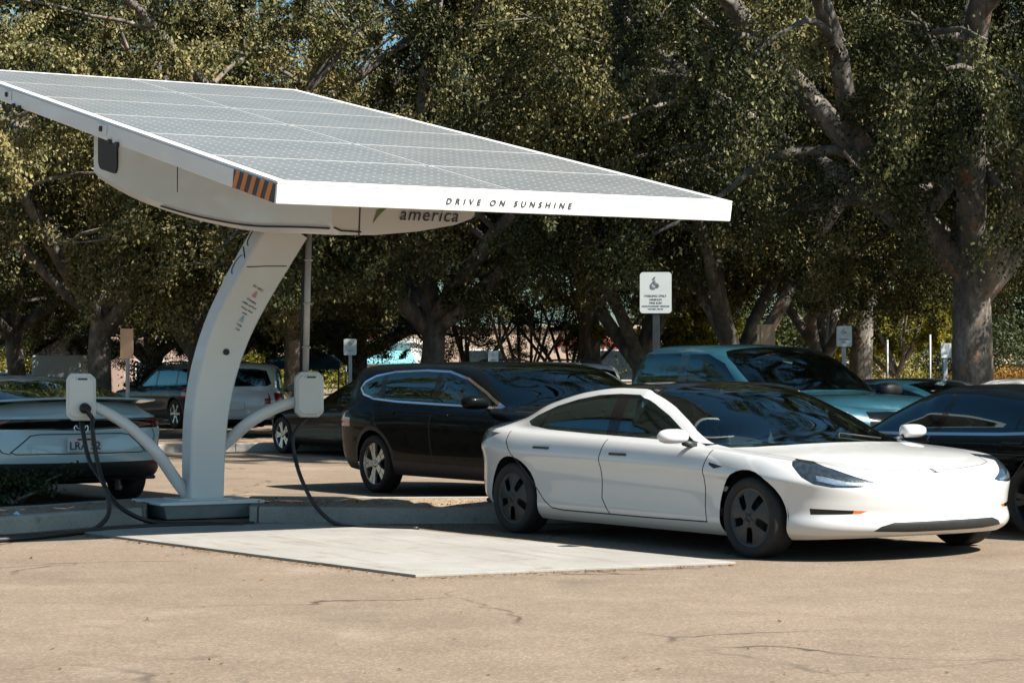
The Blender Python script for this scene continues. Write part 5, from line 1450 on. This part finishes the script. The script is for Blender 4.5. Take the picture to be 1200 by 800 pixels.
# shrubs
def shrub(px, Y, w, h, n, mat, label, seed, leaf=.09, group=None, z=0., base=.5, name='shrub'):
    rng = np.random.default_rng(seed); r = empty(name, ((px-600)/FPX*Y, Y, z), 0, label, 'shrub', group)
    nb = 26; cen = rng.normal(size=(nb, 3))*[w*.24, w*.20, 0]; cen[:, 2] = h*rng.uniform(.2, .85, nb)
    cen[:, :2] *= (1.1-.5*np.abs(cen[:, 2:]/h-.4))
    k = rng.integers(0, nb, n); C = cen[k]+rng.normal(size=(n, 3))*[w*.10, w*.10, h*.11]; C[:, 2] = np.abs(C[:, 2])
    A = rng.normal(size=(n, 3)); A[:, 2] += .3
    me = leaves_mesh('foliage', C, A, leaf, rng, M[mat], base+rng.normal(size=nb)[k]*.12+rng.normal(size=n)*.16)
    link('foliage', me, r)
    s = MB()
    for q in range(7): s.tube([(rng.normal()*.05, rng.normal()*.05, 0), tuple(cen[q]*[.5, .5, .6]), tuple(cen[q])], [.02, .014, .006], 5, caps=False)
    s.build('stem', M['bark'], r, fix=False); return r
shrub(14, 21.3, .75, .36, 2600, 'leaf_green', 'low dark shrub in the planting bed below the pale hatchback', 3, .05, z=.1, base=.25)
HG = 'hedge bushes in the background'
shrub(1075, 62, 2.0, 1.3, 5000, 'leaf_orange', 'russet bush between the thin posts and the thick trunk', 4, .09, HG)
shrub(1188, 60, 2.2, 1.4, 5000, 'leaf_orange', 'russet bush at the right edge beside the thick trunk', 5, .09, HG)
shrub(1005, 75, 4.2, 2.6, 9000, 'leaf_yellow', 'yellow green bush under the right white sign', 6, .12, HG)
shrub(905, 70, 5, 3.4, 12000, 'leaf_green', 'dark bush behind the orange tan board', 7, .13, HG)
shrub(815, 68, 3.6, 2.8, 9000, 'leaf_yellow', 'yellow green bush behind the pickup cab roof', 8, .12, HG)
shrub(300, 80, 5, 2.4, 9000, 'leaf_yellow', 'yellow green bush left of the blue tent', 9, .14, HG)
shrub(190, 62, 2.0, 1.7, 6000, 'leaf_green', 'dark bush behind the dark green suv roof', 10, .10, HG)
shrub(20, 80, 4, 2.6, 9000, 'leaf_yellow', 'yellow green bush beside the brown building', 13, .12, HG)
shrub(1120, 85, 6, 3.6, 12000, 'leaf_green', 'dark bush far behind the thick trunk', 15, .14, HG)
# far wood closing the view
rng = np.random.default_rng(77); n = 190000
X = rng.uniform(-75, 75, n); hgt = 9+3*np.sin(X*.23)+2.5*np.sin(X*.61+1)+1.5*np.sin(X*1.7)
gapm = 1-.8*np.exp(-((X-3)/9)**2)
Zc = hgt*gapm*rng.beta(1.1, 1.2, n)+.3
C = np.stack([X, 150+rng.normal(size=n)*3, Zc], 1); A = rng.normal(size=(n, 3))
me = leaves_mesh('far_wood', C, A, .5, rng, M['leaf_green'], .5+.15*np.sin(X*2.1)+rng.normal(size=n)*.15)
tag(link('far_wood', me), kind='stuff')
# litter on the ground
rng = np.random.default_rng(5); n = 220; P = []
for k in range(n):
    px, py = rng.uniform(-50, 1250), 615+185*rng.random()**1.5
    P.append(tuple(gp(px, py, .008)))
for k in range(260):
    px = rng.uniform(300, 580); P.append(tuple(gp(px, rng.uniform(613, 619), .008)))
for k in range(400):
    px = rng.uniform(300, 575); q = gp(px, rng.uniform(585, 594), .16); P.append((q.x, q.y, .17))
for a, b, nn in ((gp(76, 624), gp(487, 678), 260), (gp(487, 678), gp(862, 662), 200)):
    for k in range(nn):
        q = a.lerp(b, rng.random()); P.append((q.x+rng.normal()*.03, q.y-abs(rng.normal())*.05, .008))
P = np.array(P); A = rng.normal(size=P.shape)*[1, 1, .15]
me = leaves_mesh('fallen_leaves', P, A, .028, rng, M['leaf_orange'], rng.uniform(0, .7, len(P)), 3.)
tag(link('fallen_leaves', me), kind='stuff')
q = MB(); p = gp(16, 603, .2); q.add([(-.05, 0, 0), (.0, -.03, .04), (.06, 0, .03), (.02, .03, .06), (-.03, .04, .02)], [(0, 1, 3), (1, 2, 3), (0, 3, 4), (0, 4, 1)]); o = q.build('crumpled_paper', M['ink_blue']); o.location = (p.x, p.y, .17)
tag(o, 'scrap of pale blue paper lying in the planting bed at the left', 'litter')
